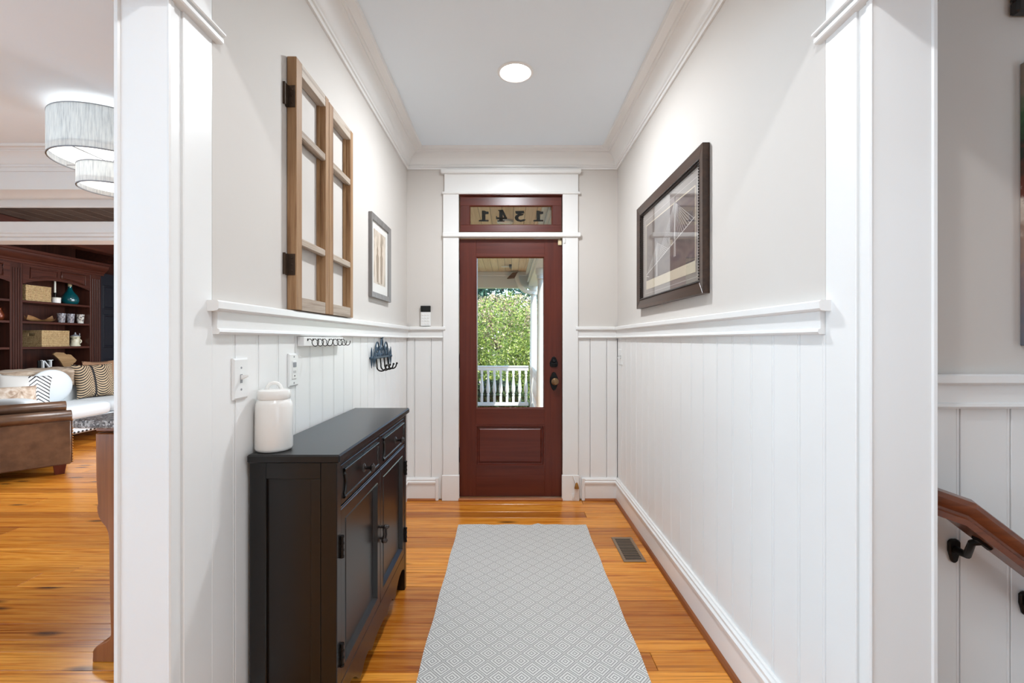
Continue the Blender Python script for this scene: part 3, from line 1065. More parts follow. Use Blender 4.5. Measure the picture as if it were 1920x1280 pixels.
s = t.math('ADD', tri(sp.outputs[0], P), tri(sp.outputs[1], P * 1.02))       # 0 .. 24 whole steps of the weave
d = t.math('SUBTRACT', 12.0, t.math('ABSOLUTE', t.math('SUBTRACT', s, 12.0)))  # 0 at a diamond's centre, 12 on its border
odd = t.math('MODULO', t.math('FLOOR', t.math('DIVIDE', t.math('ADD', d, .5), 2.0)), 2.0)
band = t.mix(odd, lin((238, 236, 232)), lin((148, 146, 144)))
wv = t.n('ShaderNodeTexNoise', {'Vector': tc, 'Scale': 330.0, 'Detail': 1.0})
col = t.mix(.22, band, t.ramp(wv.outputs[0], [(.3, (130, 128, 126)), (.7, (240, 238, 234))]))
t.bump(wv.outputs[0], .5, .003)
M_RUG = t.set(col, .95)
mb = MB()


def rugf(u, v):
    x = RX0 + (RX1 - RX0) * u
    y = RY0 + (RY1 - RY0) * v
    e = .5 + .5 * math.sin(u * 13)
    if v > .97:
        y += .006 * math.sin(u * 19) + .012 * math.exp(-((u - .62) / .03) ** 2)
    x += .002 * math.sin(v * 40) * (1 if u > .5 else -1) * abs(2 * u - 1)
    z = .0085 + .0014 * math.sin(u * 9 + 2 * math.sin(v * 8)) * math.sin(v * 31)
    if v > .985:
        z += .006 * math.exp(-((u - .62) / .03) ** 2) + .004 * math.exp(-((u - .2) / .05) ** 2)
    return (x, y, z)


mb.grid(rugf, 40, 120)
nu, nv = 40, 120
edge = [i for i in range(nu + 1)] + [(j + 1) * (nu + 1) - 1 for j in range(1, nv + 1)] + [nv * (nu + 1) + i for i in range(nu - 1, -1, -1)] + [j * (nu + 1) for j in range(nv - 1, 0, -1)]
b0 = len(mb.v)
mb.v += [(mb.v[i][0], mb.v[i][1], .0005) for i in edge]
m = len(edge)
for i in range(m):
    mb.f.append([edge[i], edge[(i + 1) % m], b0 + (i + 1) % m, b0 + i])
    mb.mi.append(0)
build(mb, 'runner_rug', M_RUG, loc=((RX0 + RX1) / 2, 1.8, 0), smooth=50, label='pale grey runner rug woven with small concentric diamonds on the hall floor', cat='rug')

# ---- floor register
M_REG = flat('bronze register', (146, 124, 102), .45, .4)
gx0, gx1, gy0, gy1 = PX(1146, 2.87), PX(1146, 2.87) + .128, 2.555, 2.872
vent = thing('floor_vent', ((gx0 + gx1) / 2, (gy0 + gy1) / 2, 0), 'bronze metal floor register with slats beside the right baseboard', 'vent')
f = .017
mb = MB()
for a in ((gx0, gx1, gy0, gy0 + f), (gx0, gx1, gy1 - f, gy1), (gx0, gx0 + f, gy0 + f, gy1 - f), (gx1 - f, gx1, gy0 + f, gy1 - f)):
    mb.box(a[0], a[1], a[2], a[3], 0.0002, .005, .0015)
build(mb, 'frame', M_REG, parent=vent)
build(MB().box(gx0 + f, gx1 - f, gy0 + f, gy1 - f, .0002, .0008), 'well', M_SLOT, parent=vent, label='dark slot behind the slats')
sl = mesh_of(MB().prism([(-.0022, .0028), (.0016, .0034), (.0022, .0044), (-.0016, .0038)], 'x', -(gx1 - gx0) / 2 + f, (gx1 - gx0) / 2 - f), 'slat', M_REG)
ns = 14
for i in range(ns):
    y = gy0 + f + .007 + (gy1 - gy0 - 2 * f - .014) * i / (ns - 1)
    piece(sl, 'slat', vent, (0, y - (gy0 + gy1) / 2, 0))

# ---- recessed lamps
M_LENS = emit('lamp lens', (255, 252, 246), 9.0)
for nm, x, y, lab in (('recessed_lamp', .036, 2.482, 'round recessed ceiling lamp glowing white in the hall ceiling'),):
    o = thing(nm, (x, y, ZC), lab, 'ceiling lamp')
    build(MB().lathe([(.098, 0), (.098, -.004), (.086, -.008), (.080, -.004), (.080, 0)], x, y, ZC, 36, cap=False), 'trim_ring', M_TRIM, parent=o, smooth=40)
    build(MB().lathe([(.081, -.003), (.07, -.008), (.04, -.013), (.001, -.015)], x, y, ZC, 36), 'lens', M_LENS, parent=o, smooth=60)

# ---- old window sash pair on the chair rail
SX = XL + .036
sash = thing('window_sash', (XL, 1.93, RAIL_T), 'weathered wooden casement sash pair without glass, standing on the left chair rail', 'window sash')


def sash_leaf(y0, y1, z0, z1):
    st, rl = .046, .047
    leaf = build(MB().box(XL + .002, SX, y0, y0 + st, z0, z1, .002), 'sash_leaf', M_OLDWOOD, parent=sash)
    build(MB().box(XL + .002, SX, y1 - st * .75, y1, z0, z1, .002), 'stile', M_OLDWOOD, parent=leaf)
    for a, b in ((z0, z0 + rl), (z1 - rl, z1)):
        build(MB().box(XL + .002, SX - .0008, y0 + st, y1 - st * .75, a, b, .001), 'rail', M_OLDWOODH, parent=leaf)
    for a, b in ((1.593, 1.622), (1.990, 2.022)):
        build(MB().prism([(XL + .004, a + .006), (XL + .02, a), (SX - .006, a), (SX - .002, a + .004), (SX - .002, b - .004), (SX - .006, b), (XL + .02, b), (XL + .004, b - .006)], 'y', y0 + st, y1 - st * .75), 'glazing_bar', M_OLDWOODH, parent=leaf)
    # rebate behind the opening
    mb = MB()
    mb.box(XL + .001, XL + .014, y0 + st, y0 + st + .009, z0 + rl, z1 - rl)
    mb.box(XL + .001, XL + .014, y1 - st * .75 - .009, y1 - st * .75, z0 + rl, z1 - rl)
    build(mb, 'rebate', M_OLDWOOD, parent=leaf)
    return leaf


zt, zb = 2.262, RAIL_T + .003
l1 = sash_leaf(1.628, 1.924, zb, zt)
l2 = sash_leaf(1.9265, 2.222, zb, zt - .006)
M_HINGE = flat('rusty hinge', (74, 58, 46), .5, .6)
for z0, z1 in ((PZ(199, 1.62), PZ(158, 1.62)), (PZ(515, 1.62), PZ(475, 1.62))):
    mb = MB().box(XL + .006, XL + .032, 1.6255, 1.628, z0, z1)
    mb.box(XL + .001, XL + .010, 1.600, 1.6025, z0, z1)
    mb.box(XL + .004, XL + .009, 1.602, 1.627, z0 + .002, z1 - .002)
    mb.tube([(XL + .004, 1.624, z0), (XL + .004, 1.624, z1)], .005, 8)
    for k in (.2, .5, .8):
        mb.sphere((XL + .022, 1.6252, z0 + (z1 - z0) * k), .0032, 8, 4)
    build(mb, 'hinge', M_HINGE, parent=sash)

# ---- small framed picture
M_FRG = wood('grey wood frame', [(.3, (104, 100, 98)), (.7, (142, 138, 136))], 'z', .5, 1.4, False)
M_MAT = paint('white mat board', (236, 234, 230), .8, 0)


def frame_on_wall(par, xw, s, y0, y1, z0, z1, bar, th, m):
    """four mitred bars of a picture frame on a wall x = xw facing s"""
    for q in ((y0, z0, y1, z0, 0), (y0, z1, y1, z1, 1), (y0, z0, y0, z1, 2), (y1, z0, y1, z1, 3)):
        k = q[4]
        if k == 0:
            poly = [(y0, z0), (y1, z0), (y1 - bar, z0 + bar), (y0 + bar, z0 + bar)]
        elif k == 1:
            poly = [(y0, z1), (y1, z1), (y1 - bar, z1 - bar), (y0 + bar, z1 - bar)]
        elif k == 2:
            poly = [(y0, z0), (y0, z1), (y0 + bar, z1 - bar), (y0 + bar, z0 + bar)]
        else:
            poly = [(y1, z0), (y1, z1), (y1 - bar, z1 - bar), (y1 - bar, z0 + bar)]
        mb = MB()
        vs = [(xw + s * .001, a, b) for a, b in poly] + [(xw + s * th, a, b) for a, b in poly[:2]] + [(xw + s * (th - .007), a, b) for a, b in poly[2:]]
        mb.add(vs, [(0, 1, 2, 3), (4, 5, 6, 7), (0, 1, 5, 4), (1, 2, 6, 5), (2, 3, 7, 6), (3, 0, 4, 7)])
        build(mb, 'frame_bar', m, parent=par, bevel=.0012)


pic = thing('framed_picture', (XL, 2.787, 1.496), 'small grey framed sepia figure print with white mat on the left hall wall', 'picture')
y0, y1, z0, z1 = 2.577, 2.996, 1.494, 1.977
frame_on_wall(pic, XL, 1, y0, y1, z0, z1, .034, .022, M_FRG)
build(MB().box(XL + .002, XL + .006, y0 + .03, y1 - .03, z0 + .03, z1 - .03), 'mat_board', M_MAT, parent=pic)
t = NT('sepia figures')
v = t.coord()
sp2 = t.n('ShaderNodeMapping', {'Vector': v, 'Scale': (1, 9, 3.2)}).outputs[0]
M_SEPIA = t.set(t.ramp(t.noise(sp2, 1.6, 3, .5, .5), [(.36, (148, 130, 108)), (.46, (186, 168, 146)), (.55, (222, 208, 192)), (.66, (200, 186, 168)), (.75, (156, 150, 128))]), .6)
art = build(MB().box(XL + .006, XL + .0066, y0 + .085, y1 - .085, z0 + .09, z1 - .075), 'print', M_SEPIA, parent=pic)
M_FIG = flat('pale sepia figure', (224, 208, 190), .6)
M_FIG2 = flat('brown sepia figure', (150, 128, 104), .6)
cz = (z0 + z1) / 2
for i, (cy, s_, m) in enumerate(((2.70, 1.0, M_FIG), (2.775, 1.12, M_FIG), (2.855, .96, M_FIG), (2.735, .8, M_FIG2), (2.82, .85, M_FIG2))):
    e = .0002 * (i + 1)
    b = z0 + .10
    poly = [(cy - .012, b), (cy + .012, b), (cy + .022, b + .10 * s_), (cy + .027, b + .19 * s_), (cy + .012, b + .215 * s_), (cy + .016, b + .245 * s_), (cy, b + .27 * s_), (cy - .016, b + .245 * s_), (cy - .012, b + .215 * s_), (cy - .027, b + .19 * s_), (cy - .022, b + .10 * s_)]
    build(MB().prism(poly, 'x', XL + .0066, XL + .0067 + e), 'printed_figure', m, parent=art)
build(MB().box(XL + .0085, XL + .0095, y0 + .03, y1 - .03, z0 + .03, z1 - .03), 'pane', glass('thin picture glass', (1, 1, 1, 1), .0), parent=pic)

# ---- large framed bridge print on the right wall
M_FRB = wood('dark walnut frame', [(.3, (40, 27, 20)), (.7, (78, 54, 40))], 'y', .3, 1, False)
M_BEAD = flat('dark beaded edge', (40, 32, 28), .35)
M_MATT = paint('taupe mat board', (140, 130, 124), .7, 0)
M_CREAM = flat('cream mat line', (206, 194, 172), .6)
M_PLINE = flat('pale mat line', (196, 190, 184), .6)
t = NT('dusk bridge print')
v = t.coord((1, 2, 5))
M_DUSK = t.set(t.ramp(t.noise(v, 2.0, 4, .5, .6), [(.3, (86, 76, 74)), (.5, (112, 100, 94)), (.62, (92, 82, 84)), (.8, (136, 126, 120))]), .5)
M_CABLE = flat('white bridge cables', (216, 212, 208), .5)
y0, y1, z0, z1 = 1.922, 2.914, 1.445, 2.082
bp = thing('framed_print', (XR, (y0 + y1) / 2, z0), 'large walnut framed print of a cable-stayed bridge on the right hall wall', 'picture')
frame_on_wall(bp, XR, -1, y0, y1, z0, z1, .052, .032, M_FRB)
mb = MB()
a0, a1, b0, b1 = y0 + .054, y1 - .054, z0 + .054, z1 - .054
bead = mesh_of(MB().sphere((0, 0, 0), .0048, 6, 4), 'bead', M_BEAD)
mbb = MB()
def beads(p, q):
    n = int((Vector(q) - Vector(p)).length / .0125)
    for i in range(n + 1):
        c = Vector(p).lerp(Vector(q), i / n)
        mbb.sphere(c, .0052, 6, 4)
xb = XR - .0245
beads((xb, a0, b0), (xb, a1, b0)); beads((xb, a0, b1), (xb, a1, b1)); beads((xb, a0, b0), (xb, a0, b1)); beads((xb, a1, b0), (xb, a1, b1))
build(mbb, 'beaded_edge', M_BEAD, parent=bp, kind='stuff', smooth=60)
mb = MB()
for q in ((a0 - .004, a1 + .004, b0 - .004, b0 + .008), (a0 - .004, a1 + .004, b1 - .008, b1 + .004), (a0 - .004, a0 + .008, b0, b1), (a1 - .008, a1 + .004, b0, b1)):
    mb.box(XR - .022, XR - .004, q[0], q[1], q[2], q[3])
build(mb, 'inner_lip', M_BEAD, parent=bp)
build(MB().box(XR - .008, XR - .002, a0, a1, b0, b1), 'mat_board', M_MATT, parent=bp)


def ring(mb, x, th, q0, q1, r0, r1, w, wb=None):
    wb = wb or w
    for e in ((q0, q1, r0, r0 + wb), (q0, q1, r1 - w, r1), (q0, q0 + w, r0 + wb, r1 - w), (q1 - w, q1, r0 + wb, r1 - w)):
        mb.box(x - th, x, e[0], e[1], e[2], e[3])


mb = MB()
ring(mb, XR - .008, .0004, a0 + .055, a1 - .055, b0 + .03, b1 - .05, .0022)
build(mb, 'mat_line', M_PLINE, parent=bp)
i0, i1, j0, j1 = a0 + .075, a1 - .075, b0 + .055, b1 - .082
mb = MB()
ring(mb, XR - .008, .0008, i0, i1, j0, j1, .006, .052)
build(mb, 'cream_border', M_CREAM, parent=bp)
art = build(MB().box(XR - .0086, XR - .008, i0 + .006, i1 - .006, j0 + .052, j1 - .006), 'print', M_DUSK, parent=bp)
mb = MB()


def stroke(p, q, w):
    p, q = Vector(p), Vector(q)
    d = (q - p).normalized()
    nrm = Vector((-d.y, d.x)) * w / 2
    mb.prism([tuple(p + nrm), tuple(q + nrm), tuple(q - nrm), tuple(p - nrm)], 'x', XR - .0090, XR - .0086)


yl, yr = i0 + .006, i1 - .006                       # yr is the far end
zb_ = j0 + .06


def deck(y): return zb_ + .03 + (yr - y) / (yr - yl) * .16
for py, hgt, nc, span in ((2.30, .285, 13, .30), (2.58, .16, 9, .18)):
    base = deck(py)
    top = base + hgt * .75
    stroke((py, base - .08), (py + .004, top), .0055)
    stroke((py + .016, base - .08), (py + .004, top), .0055)
    for k in range(nc):
        u = (k + 1) / nc
        for sg in (-1, 1):
            e = py + sg * span * u
            if yl < e < yr:
                stroke((py + .004, top - .01 - .05 * (1 - u)), (e, deck(e)), .0016)
stroke((yl, deck(yl)), (yr, deck(yr)), .004)
stroke((yr - .05, zb_ + .012), (yr, zb_ + .022), .004)
build(mb, 'printed_bridge', M_CABLE, parent=art, label='white bridge pylons and cables')
build(MB().box(XR - .0145, XR - .0130, a0, a1, b0, b1), 'pane', M_GLASSP, parent=bp)

# ---- black cabinet
cab = thing('console_cabinet', (-.65, 1.84, 0), 'narrow black lacquered cabinet with two drawers and two doors against the left wall', 'cabinet')
CX0, CX1, CY0, CY1, CT = -.784, -.519, 1.375, 2.303, .902
build(MB().box(CX0 - .002, -.506, 1.361, 2.32, CT - .026, CT, .005), 'cabinet_top', M_BLACK, parent=cab)
PW = .05
for x0, x1, y0, y1 in ((CX1 - PW, CX1, CY0, CY0 + .034), (CX1 - PW, CX1, CY1 - .034, CY1), (CX0, CX0 + PW, CY0, CY0 + .034), (CX0, CX0 + PW, CY1 - .034, CY1)):
    build(MB().box(x0, x1, y0, y1, 0, CT - .026, .002), 'corner_post', M_BLACK, parent=cab)
for ya, yb, sgn in ((CY0, CY0 + .02, -1), (CY1 - .02, CY1, 1)):
    sd = build(MB().box(CX0 + PW, CX1 - PW, (CY0 + .010 if sgn < 0 else CY1 - .02), (CY0 + .02 if sgn < 0 else CY1 - .010), .14, CT - .026), 'side_panel', M_BLACK, parent=cab)
    yr0, yr1 = (CY0 + .001, CY0 + .010) if sgn < 0 else (CY1 - .010, CY1 - .001)
    build(MB().box(CX0 + PW, CX1 - PW, yr0, yr1, CT - .026 - .05, CT - .026, .001), 'side_rail', M_BLACK, parent=sd)
    build(MB().box(CX0 + PW, CX1 - PW, yr0, yr1, .12, .17, .001), 'side_rail', M_BLACK, parent=sd)
    build(MB().box(CX1 - PW - .03, CX1 - PW, yr0, yr1, .17, CT - .076, .001), 'side_stile', M_BLACK, parent=sd)
build(MB().box(CX0, CX0 + .008, CY0 + .034, CY1 - .034, .12, CT - .026), 'back_panel', M_BLACK, parent=cab)
build(MB().box(CX0 + .008, CX1 - .02, CY0 + .02, CY1 - .02, .16, .178), 'bottom_shelf', M_BLACK, parent=cab)
ff = MB()
ff.box(CX1 - .02, CX1 - .001, CY0 + .034, CY1 - .034, .860, CT - .026, .001)
ff.box(CX1 - .02, CX1 - .001, CY0 + .034, CY1 - .034, .722, .729, .001)
ff.box(CX1 - .02, CX1 - .001, 1.832, 1.858, .729, .860, .001)
build(ff, 'face_frame', M_BLACK, parent=cab)


def bead_loop(pts, r, closed=True):
    mb = MB().tube([(CX1 + .000, y, z) for y, z in pts], r, 6, closed)
    return mb


M_KNOBB = flat('dark pewter knob', (66, 60, 58), .35, .8)
for y0, y1 in ((1.412, 1.829), (1.861, 2.267)):
    dz0, dz1 = .732, .857
    dr = build(MB().box(CX1 - .024, CX1 - .002, y0, y1, dz0, dz1, .0015), 'drawer', M_BLACK, parent=cab)
    m_, zz0, zz1 = .022, dz0 + .020, dz1 - .020
    pts = [(y0 + m_, zz1), (y1 - m_, zz1)]
    ks = 6
    for k in range(1, ks):
        pts.append((y1 - m_ - .016 * math.sin(PI * k / ks), zz1 + (zz0 - zz1) * k / ks))
    pts += [(y1 - m_, zz0), (y0 + m_, zz0)]
    for k in range(1, ks):
        pts.append((y0 + m_ + .016 * math.sin(PI * k / ks), zz0 + (zz1 - zz0) * k / ks))
    poly = [(y, z) for y, z in pts]
    build(MB().prism(poly, 'x', CX1 - .003, CX1 + .002), 'raised_field', M_BLACK, parent=dr)
    build(bead_loop(pts, .0055), 'moulding', M_BLACK, parent=dr, smooth=70)
    yc, zc = (y0 + y1) / 2 + (.005 if y0 < 1.5 else .012), (dz0 + dz1) / 2 - .004
    Mx = Matrix.Rotation(PI / 2, 3, 'Y')
    kb = MB().lathe([(.016, 0), (.014, .003), (.006, .006), (.005, .020), (.011, .026), (.014, .032), (.010, .038), (.001, .040)], CX1 + .002, yc, zc, 14, Mx)
    for q in range(5):
        a = 2 * PI * q / 5
        kb.sphere((CX1 + .033, yc + .012 * math.cos(a), zc + .012 * math.sin(a)), .0045, 6, 4)
    build(kb, 'knob', M_KNOBB, parent=dr, smooth=50)
for k, (y0, y1) in enumerate(((1.411, 1.843), (1.847, 2.268))):
    z0, z1 = .182, .720
    dm = MB()
    st = .038
    X = CX1 - .002
    dm.nested((X, 0, 0), (0, 1, 0), (0, 0, 1), (1, 0, 0), [(y0, y1, z0, z1, -.022), (y0, y1, z0, z1, -.002), (y0 + .002, y1 - .002, z0 + .002, z1 - .002, 0), (y0 + st, y1 - st, z0 + st, z1 - st, 0),
                                                         (y0 + st + .004, y1 - st - .004, z0 + st + .004, z1 - st - .004, .002), (y0 + st + .018, y1 - st - .018, z0 + st + .018, z1 - st - .018, -.013)])
    dr = build(dm, 'door', M_BLACK, parent=cab)
    yh = y0 - .006 if k == 0 else y1 + .006
    for za, zb2 in ((.578, .640), (.243, .308)):
        hm = MB().tube([(CX1 + .004, yh, za), (CX1 + .004, yh, zb2)], .0055, 8)
        for q in range(4):
            zz = za + (zb2 - za) * q / 3
            hm.tube([(CX1 + .004, yh, zz - .003), (CX1 + .004, yh, zz + .003)], .0072, 8)
        hm.box(CX1 - .002, CX1 + .002, yh - .012, yh + .012, za + .006, zb2 - .006)
        build(hm, 'hinge', M_IRON, parent=dr, smooth=40)
    yp = y1 - .012 if k == 0 else y0 + .014
    zp = .468 - .012 * k
    pm = MB().tube([(CX1, yp, zp + .028), (CX1 + .02, yp, zp + .028)], .006, 8)
    pm.sphere((CX1 + .022, yp, zp + .028), .010, 10, 6, (1, 1, .8))
    pm.tube([(CX1 + .016, yp, zp + .026), (CX1 + .018, yp, zp - .004), (CX1 + .014, yp, zp - .022)], [.005, .0045, .0055], 8)
    pm.sphere((CX1 + .015, yp, zp - .028), .0095, 10, 6, (1, 1, 1.1))
    pm.tube([(CX1, yp, zp - .018), (CX1 + .014, yp, zp - .018)], .0045, 6)
    build(pm, 'pull', M_KNOBB, parent=dr, smooth=50)
# scalloped apron
ya, yb = CY0 + .034, CY1 - .034
L = yb - ya
prof = [(0, .10), (.025, .118), (.06, .126), (.10, .122), (.125, .112), (.145, .098), (.160, .082), (.175, .068), (.195, .064), (.212, .070), (.225, .084), (.245, .092), (.275, .094), (.295, .088), (.305, .078), (.318, .072),
        (.335, .073), (.36, .082), (.39, .086), (.43, .087)]
half = [(ya + d, z) for d, z in prof]
oth = [(yb - d, z) for d, z in prof][::-1]
build(MB().prism([(ya, .182), ] + half + oth + [(yb, .182)], 'x', CX1 - .018, CX1 - .001), 'apron', M_BLACK, parent=cab, bevel=.001)

# ---- ceramic jar
jx, jy, jr = -.7385, 1.432, .0545
jar = thing('lidded_jar', (jx, jy, CT), 'white glazed ceramic jar with a handled lid on the black cabinet', 'jar')


def jarbody():
    mb = MB()
    prof = [(.046, 0), (.052, .003), (.0545, .010), (.0545, .135), (.0525, .147), (.047, .156), (.0435, .160), (.0435, .166)]
    n = 40
    vs, fs = [], []
    for j, (r, z) in enumerate(prof):
        for k in range(n):
            a = 2 * PI * k / n
            rr = r * (1 - .018 * (math.cos(4 * a) < -.2) * (1 if .01 < z < .15 else 0))
            vs.append((jx + rr * math.cos(a), jy + rr * math.sin(a), CT + z))
    for j in range(len(prof) - 1):
        for k in range(n):
            k2 = (k + 1) % n
            fs.append((j * n + k, j * n + k2, (j + 1) * n + k2, (j + 1) * n + k))
    fs.append(tuple(range(n))[::-1])
    return mb.add(vs, fs)


build(jarbody(), 'body', M_CERAM, parent=jar, smooth=60)
lid = build(MB().lathe([(.040, .158), (.0455, .160), (.0475, .164), (.0475, .182), (.045, .187), (.032, .190), (.001, .191)], jx, jy, CT, 40), 'lid', M_CERAM, parent=jar, smooth=40)
arc = [(jx + .021 * math.cos(PI * (1 - i / 12)) * .85 , jy + .021 * math.cos(PI * (1 - i / 12)) * .5, CT + .186 + .024 * math.sin(PI * i / 12)) for i in range(13)]
build(MB().tube(arc, .0058, 10), 'lid_handle', M_CERAM, parent=lid, smooth=60)

# ---- switch, outlet, right-hand switch


def wall_plate(name, label, cat, x, s, y0, y1, z0, z1, th=.007):
    t = thing(name, (x, (y0 + y1) / 2, z0), label, cat)
    xb, xf = x, x + s * th
    mb = MB().nested((x, 0, 0), (0, 1, 0), (0, 0, 1), (s, 0, 0), [(y0, y1, z0, z1, 0), (y0, y1, z0, z1, th * .5), (y0 + .005, y1 - .005, z0 + .005, z1 - .005, th)])
    build(mb, 'cover_plate', M_PLASTIC, parent=t)
    return t


def screw(t, x, s, y, z, par):
    build(MB().lathe([(.0034, 0), (.0030, .0012), (.0005, .0014)], x, y, z, 10, Matrix.Rotation(s * PI / 2, 3, 'Y')), 'screw', M_GREY, parent=par)


sw = wall_plate('light_switch', 'white single toggle light switch on the left wall above the jar', 'switch', XL, 1, 1.306, 1.379, 1.072, 1.193)
yc, zc = 1.3425, 1.1325
xf = XL + .007
build(MB().box(xf - .002, xf + .0008, yc - .0055, yc + .0055, zc - .013, zc + .013), 'toggle_slot', M_GREY, parent=sw)
build(MB().prism([(xf, zc - .004), (xf + .020, zc + .006), (xf + .020, zc + .013), (xf, zc + .010)], 'y', yc - .0042, yc + .0042), 'toggle', M_PLASTIC, parent=sw, bevel=.001)
for dz in (-.032, .032):
    screw(sw, xf, 1, yc, zc + dz, sw)
ou = wall_plate('wall_outlet', 'white wall plate with an outlet and night-light sensor on the left wall', 'outlet', XL, 1, 1.636, 1.708, 1.077, 1.197)
yc, zc = 1.672, 1.137
of = build(MB().box(xf - .002, xf + .0025, yc - .017, yc + .017, zc - .034, zc + .034, .002), 'outlet_face', M_PLASTIC, parent=ou)
build(MB().box(xf + .002, xf + .004, yc - .012, yc + .012, zc + .010, zc + .028, .001), 'sensor_window', M_GREY, parent=of)
for dy in (-.006, .006):
    build(MB().box(xf + .002, xf + .0030, yc + dy - .001, yc + dy + .001, zc - .012, zc - .003), 'slot', M_SLOT, parent=of)
build(MB().lathe([(.003, 0), (.003, .0012), (.0005, .0013)], xf + .002, yc, zc - .022, 10, Matrix.Rotation(PI / 2, 3, 'Y')), 'ground_hole', M_SLOT, parent=of)
for dz in (-.048, .048):
    screw(ou, xf, 1, yc, zc + dz, ou)
s2 = wall_plate('light_switch', 'white double light switch low on the right wall near the back corner', 'switch', XR, -1, 3.395, 3.512, 1.060, 1.178)
for yc in (3.43, 3.477):
    build(MB().box(XR - .009, XR - .006, yc - .005, yc + .005, 1.106, 1.132), 'toggle_slot', M_GREY, parent=s2)
    build(MB().prism([(XR - .007, 1.114), (XR - .022, 1.108), (XR - .022, 1.114), (XR - .007, 1.124)], 'y', yc - .004, yc + .004), 'toggle', M_PLASTIC, parent=s2)

# ---- alarm keypad on the chair rail
ky = YB
k0, k1, kb, kt = PX(789.5, ky), PX(808, ky), PZ(611, ky) , PZ(573.5, ky)
kp = thing('alarm_keypad', ((k0 + k1) / 2, ky, kb), 'white alarm keypad with a black screen on the ledge left of the front door', 'keypad')
build(MB().box(k0, k1, ky - .022, ky - .001, kb, PZ(585, ky), .003), 'key_panel', M_PLASTIC, parent=kp)
build(MB().box(k0, k1, ky - .023, ky - .001, PZ(585, ky) + .0006, kt, .002), 'screen', M_SCREEN, parent=kp, label='black glossy screen')
kk = mesh_of(MB().box(-.007, .007, -.0015, .0015, -.005, .005, .001), 'key', M_MAT)
for r in range(4):
    for c in range(3):
        piece(kk, 'key', kp, ((c - 1) * .021, -.0228, PZ(608, ky) - kb + .006 + r * .0225))

# ---- two white peg rails with wire hooks
M_HKW = flat('dark wire hook', (62, 58, 54), .4, .8)
px0 = XL + .026


def hook_board(y0, y1, hooks, label):
    z0, z1 = 1.223, 1.259
    t = thing('hook_rail', (XL, (y0 + y1) / 2, z0), label, 'hook rail', group='white hook rails')
    build(MB().box(XL + .0005, px0, y0, y1, z0, z1, .0015), 'board', M_TRIM, parent=t)
    for y in hooks:
        zc = 1.248
        pts = [(px0 - .002, y, zc), (px0 + .010, y, zc + .003), (px0 + .017, y, zc - .004)]
        for i in range(7):
            a = PI + PI * i / 6
            pts.append((px0 + .028 + .011 * math.cos(a), y + .001 * i, zc - .012 + .013 * math.sin(a)))
        pts.append((px0 + .039, y + .007, zc - .004))
        mb = MB().tube(pts, .0017, 6)
        mb.lathe([(.0045, 0), (.0045, .002), (.001, .003)], px0, y, zc, 10, Matrix.Rotation(PI / 2, 3, 'Y'))
        build(mb, 'hook', M_HKW, parent=t, smooth=50)


hook_board(1.711, 1.910, (1.742, 1.789, 1.836, 1.882), 'white four-hook rail under the left chair rail, nearer the light switch')
hook_board(1.9115, 2.118, (1.950, 1.997, 2.044, 2.090), 'white four-hook rail under the left chair rail, nearer the front door')

# ---- cast iron chandelier-shaped hook rack
ir = thing('ornate_hook_rack', (XL, 2.80, 1.14), 'ornate blue-grey cast iron rack with four black hooks on the left wall', 'hook rack')
xi = XL + .012
yA, yZ = 2.60, 3.02
mb = MB().box(XL + .001, XL + .016, yA + .05, yZ - .05, 1.135, 1.152, .004)
mb.box(XL + .001, XL + .012, yA - .01, yA + .06, 1.138, 1.149, .003)
mb.box(XL + .001, XL + .012, yZ - .06, yZ + .01, 1.138, 1.149, .003)
build(mb, 'crossbar', M_IRONB, parent=ir)
fil = MB()


def curl(pts, r=.0038):
    fil.tube([(xi, a, b) for a, b in pts], r, 6)


def arch(c, w, h, zb=1.15):
    curl([(c + w * math.cos(PI * i / 12), zb + h * math.sin(PI * i / 12)) for i in range(13)], .0045)


ym = (yA + yZ) / 2
arch(ym - .095, .045, .085)
arch(ym + .095, .045, .085)
curl([(ym - .07, 1.15), (ym - .05, 1.19), (ym - .02, 1.215), (ym - .012, 1.245), (ym, 1.262), (ym + .012, 1.245), (ym + .02, 1.215), (ym + .05, 1.19), (ym + .07, 1.15)], .005)
for c in (ym - .095, ym, ym + .095):
    for sg in (-1, 1):
        curl([(c, 1.15), (c + sg * .012, 1.17), (c + sg * .022, 1.19), (c + sg * .014, 1.205), (c + sg * .004, 1.195), (c + sg * .010, 1.184)], .0034)
        curl([(c + sg * .028, 1.15), (c + sg * .02, 1.165), (c + sg * .008, 1.172)], .003)
fil.sphere((xi, ym, 1.262), .010, 10, 6)
for c in (ym - .14, ym + .14, ym - .17, ym + .17):
    curl([(c, 1.135), (c + .004, 1.16), (c, 1.195)], [.006, .0045, .0015])
    curl([(c, 1.15), (c - .004, 1.12), (c, 1.09)], [.006, .0045, .0015])
for c in (yA, yZ):
    curl([(c, 1.145), (c, 1.175), (c, 1.205)], [.007, .006, .0015])
    curl([(c, 1.145), (c, 1.11), (c, 1.085)], [.007, .005, .0015])
    fil.sphere((xi, c, 1.144), .011, 10, 6)
build(fil, 'scrollwork', M_IRONB, parent=ir, smooth=60)
for y in (ym - .125, ym - .042, ym + .042, ym + .125):
    pts = [(XL + .014, y, 1.14), (XL + .018, y, 1.10)]
    for i in range(9):
        a = PI + PI * i / 8
        pts.append((XL + .044 + .026 * math.cos(a), y, 1.088 + .024 * math.sin(a)))
    pts.append((XL + .074, y, 1.098))
    hk = MB().tube(pts, .0042, 8)
    hk.sphere(pts[-1], .0068, 8, 6)
    build(hk, 'hook', M_IRON, parent=ir, smooth=60)

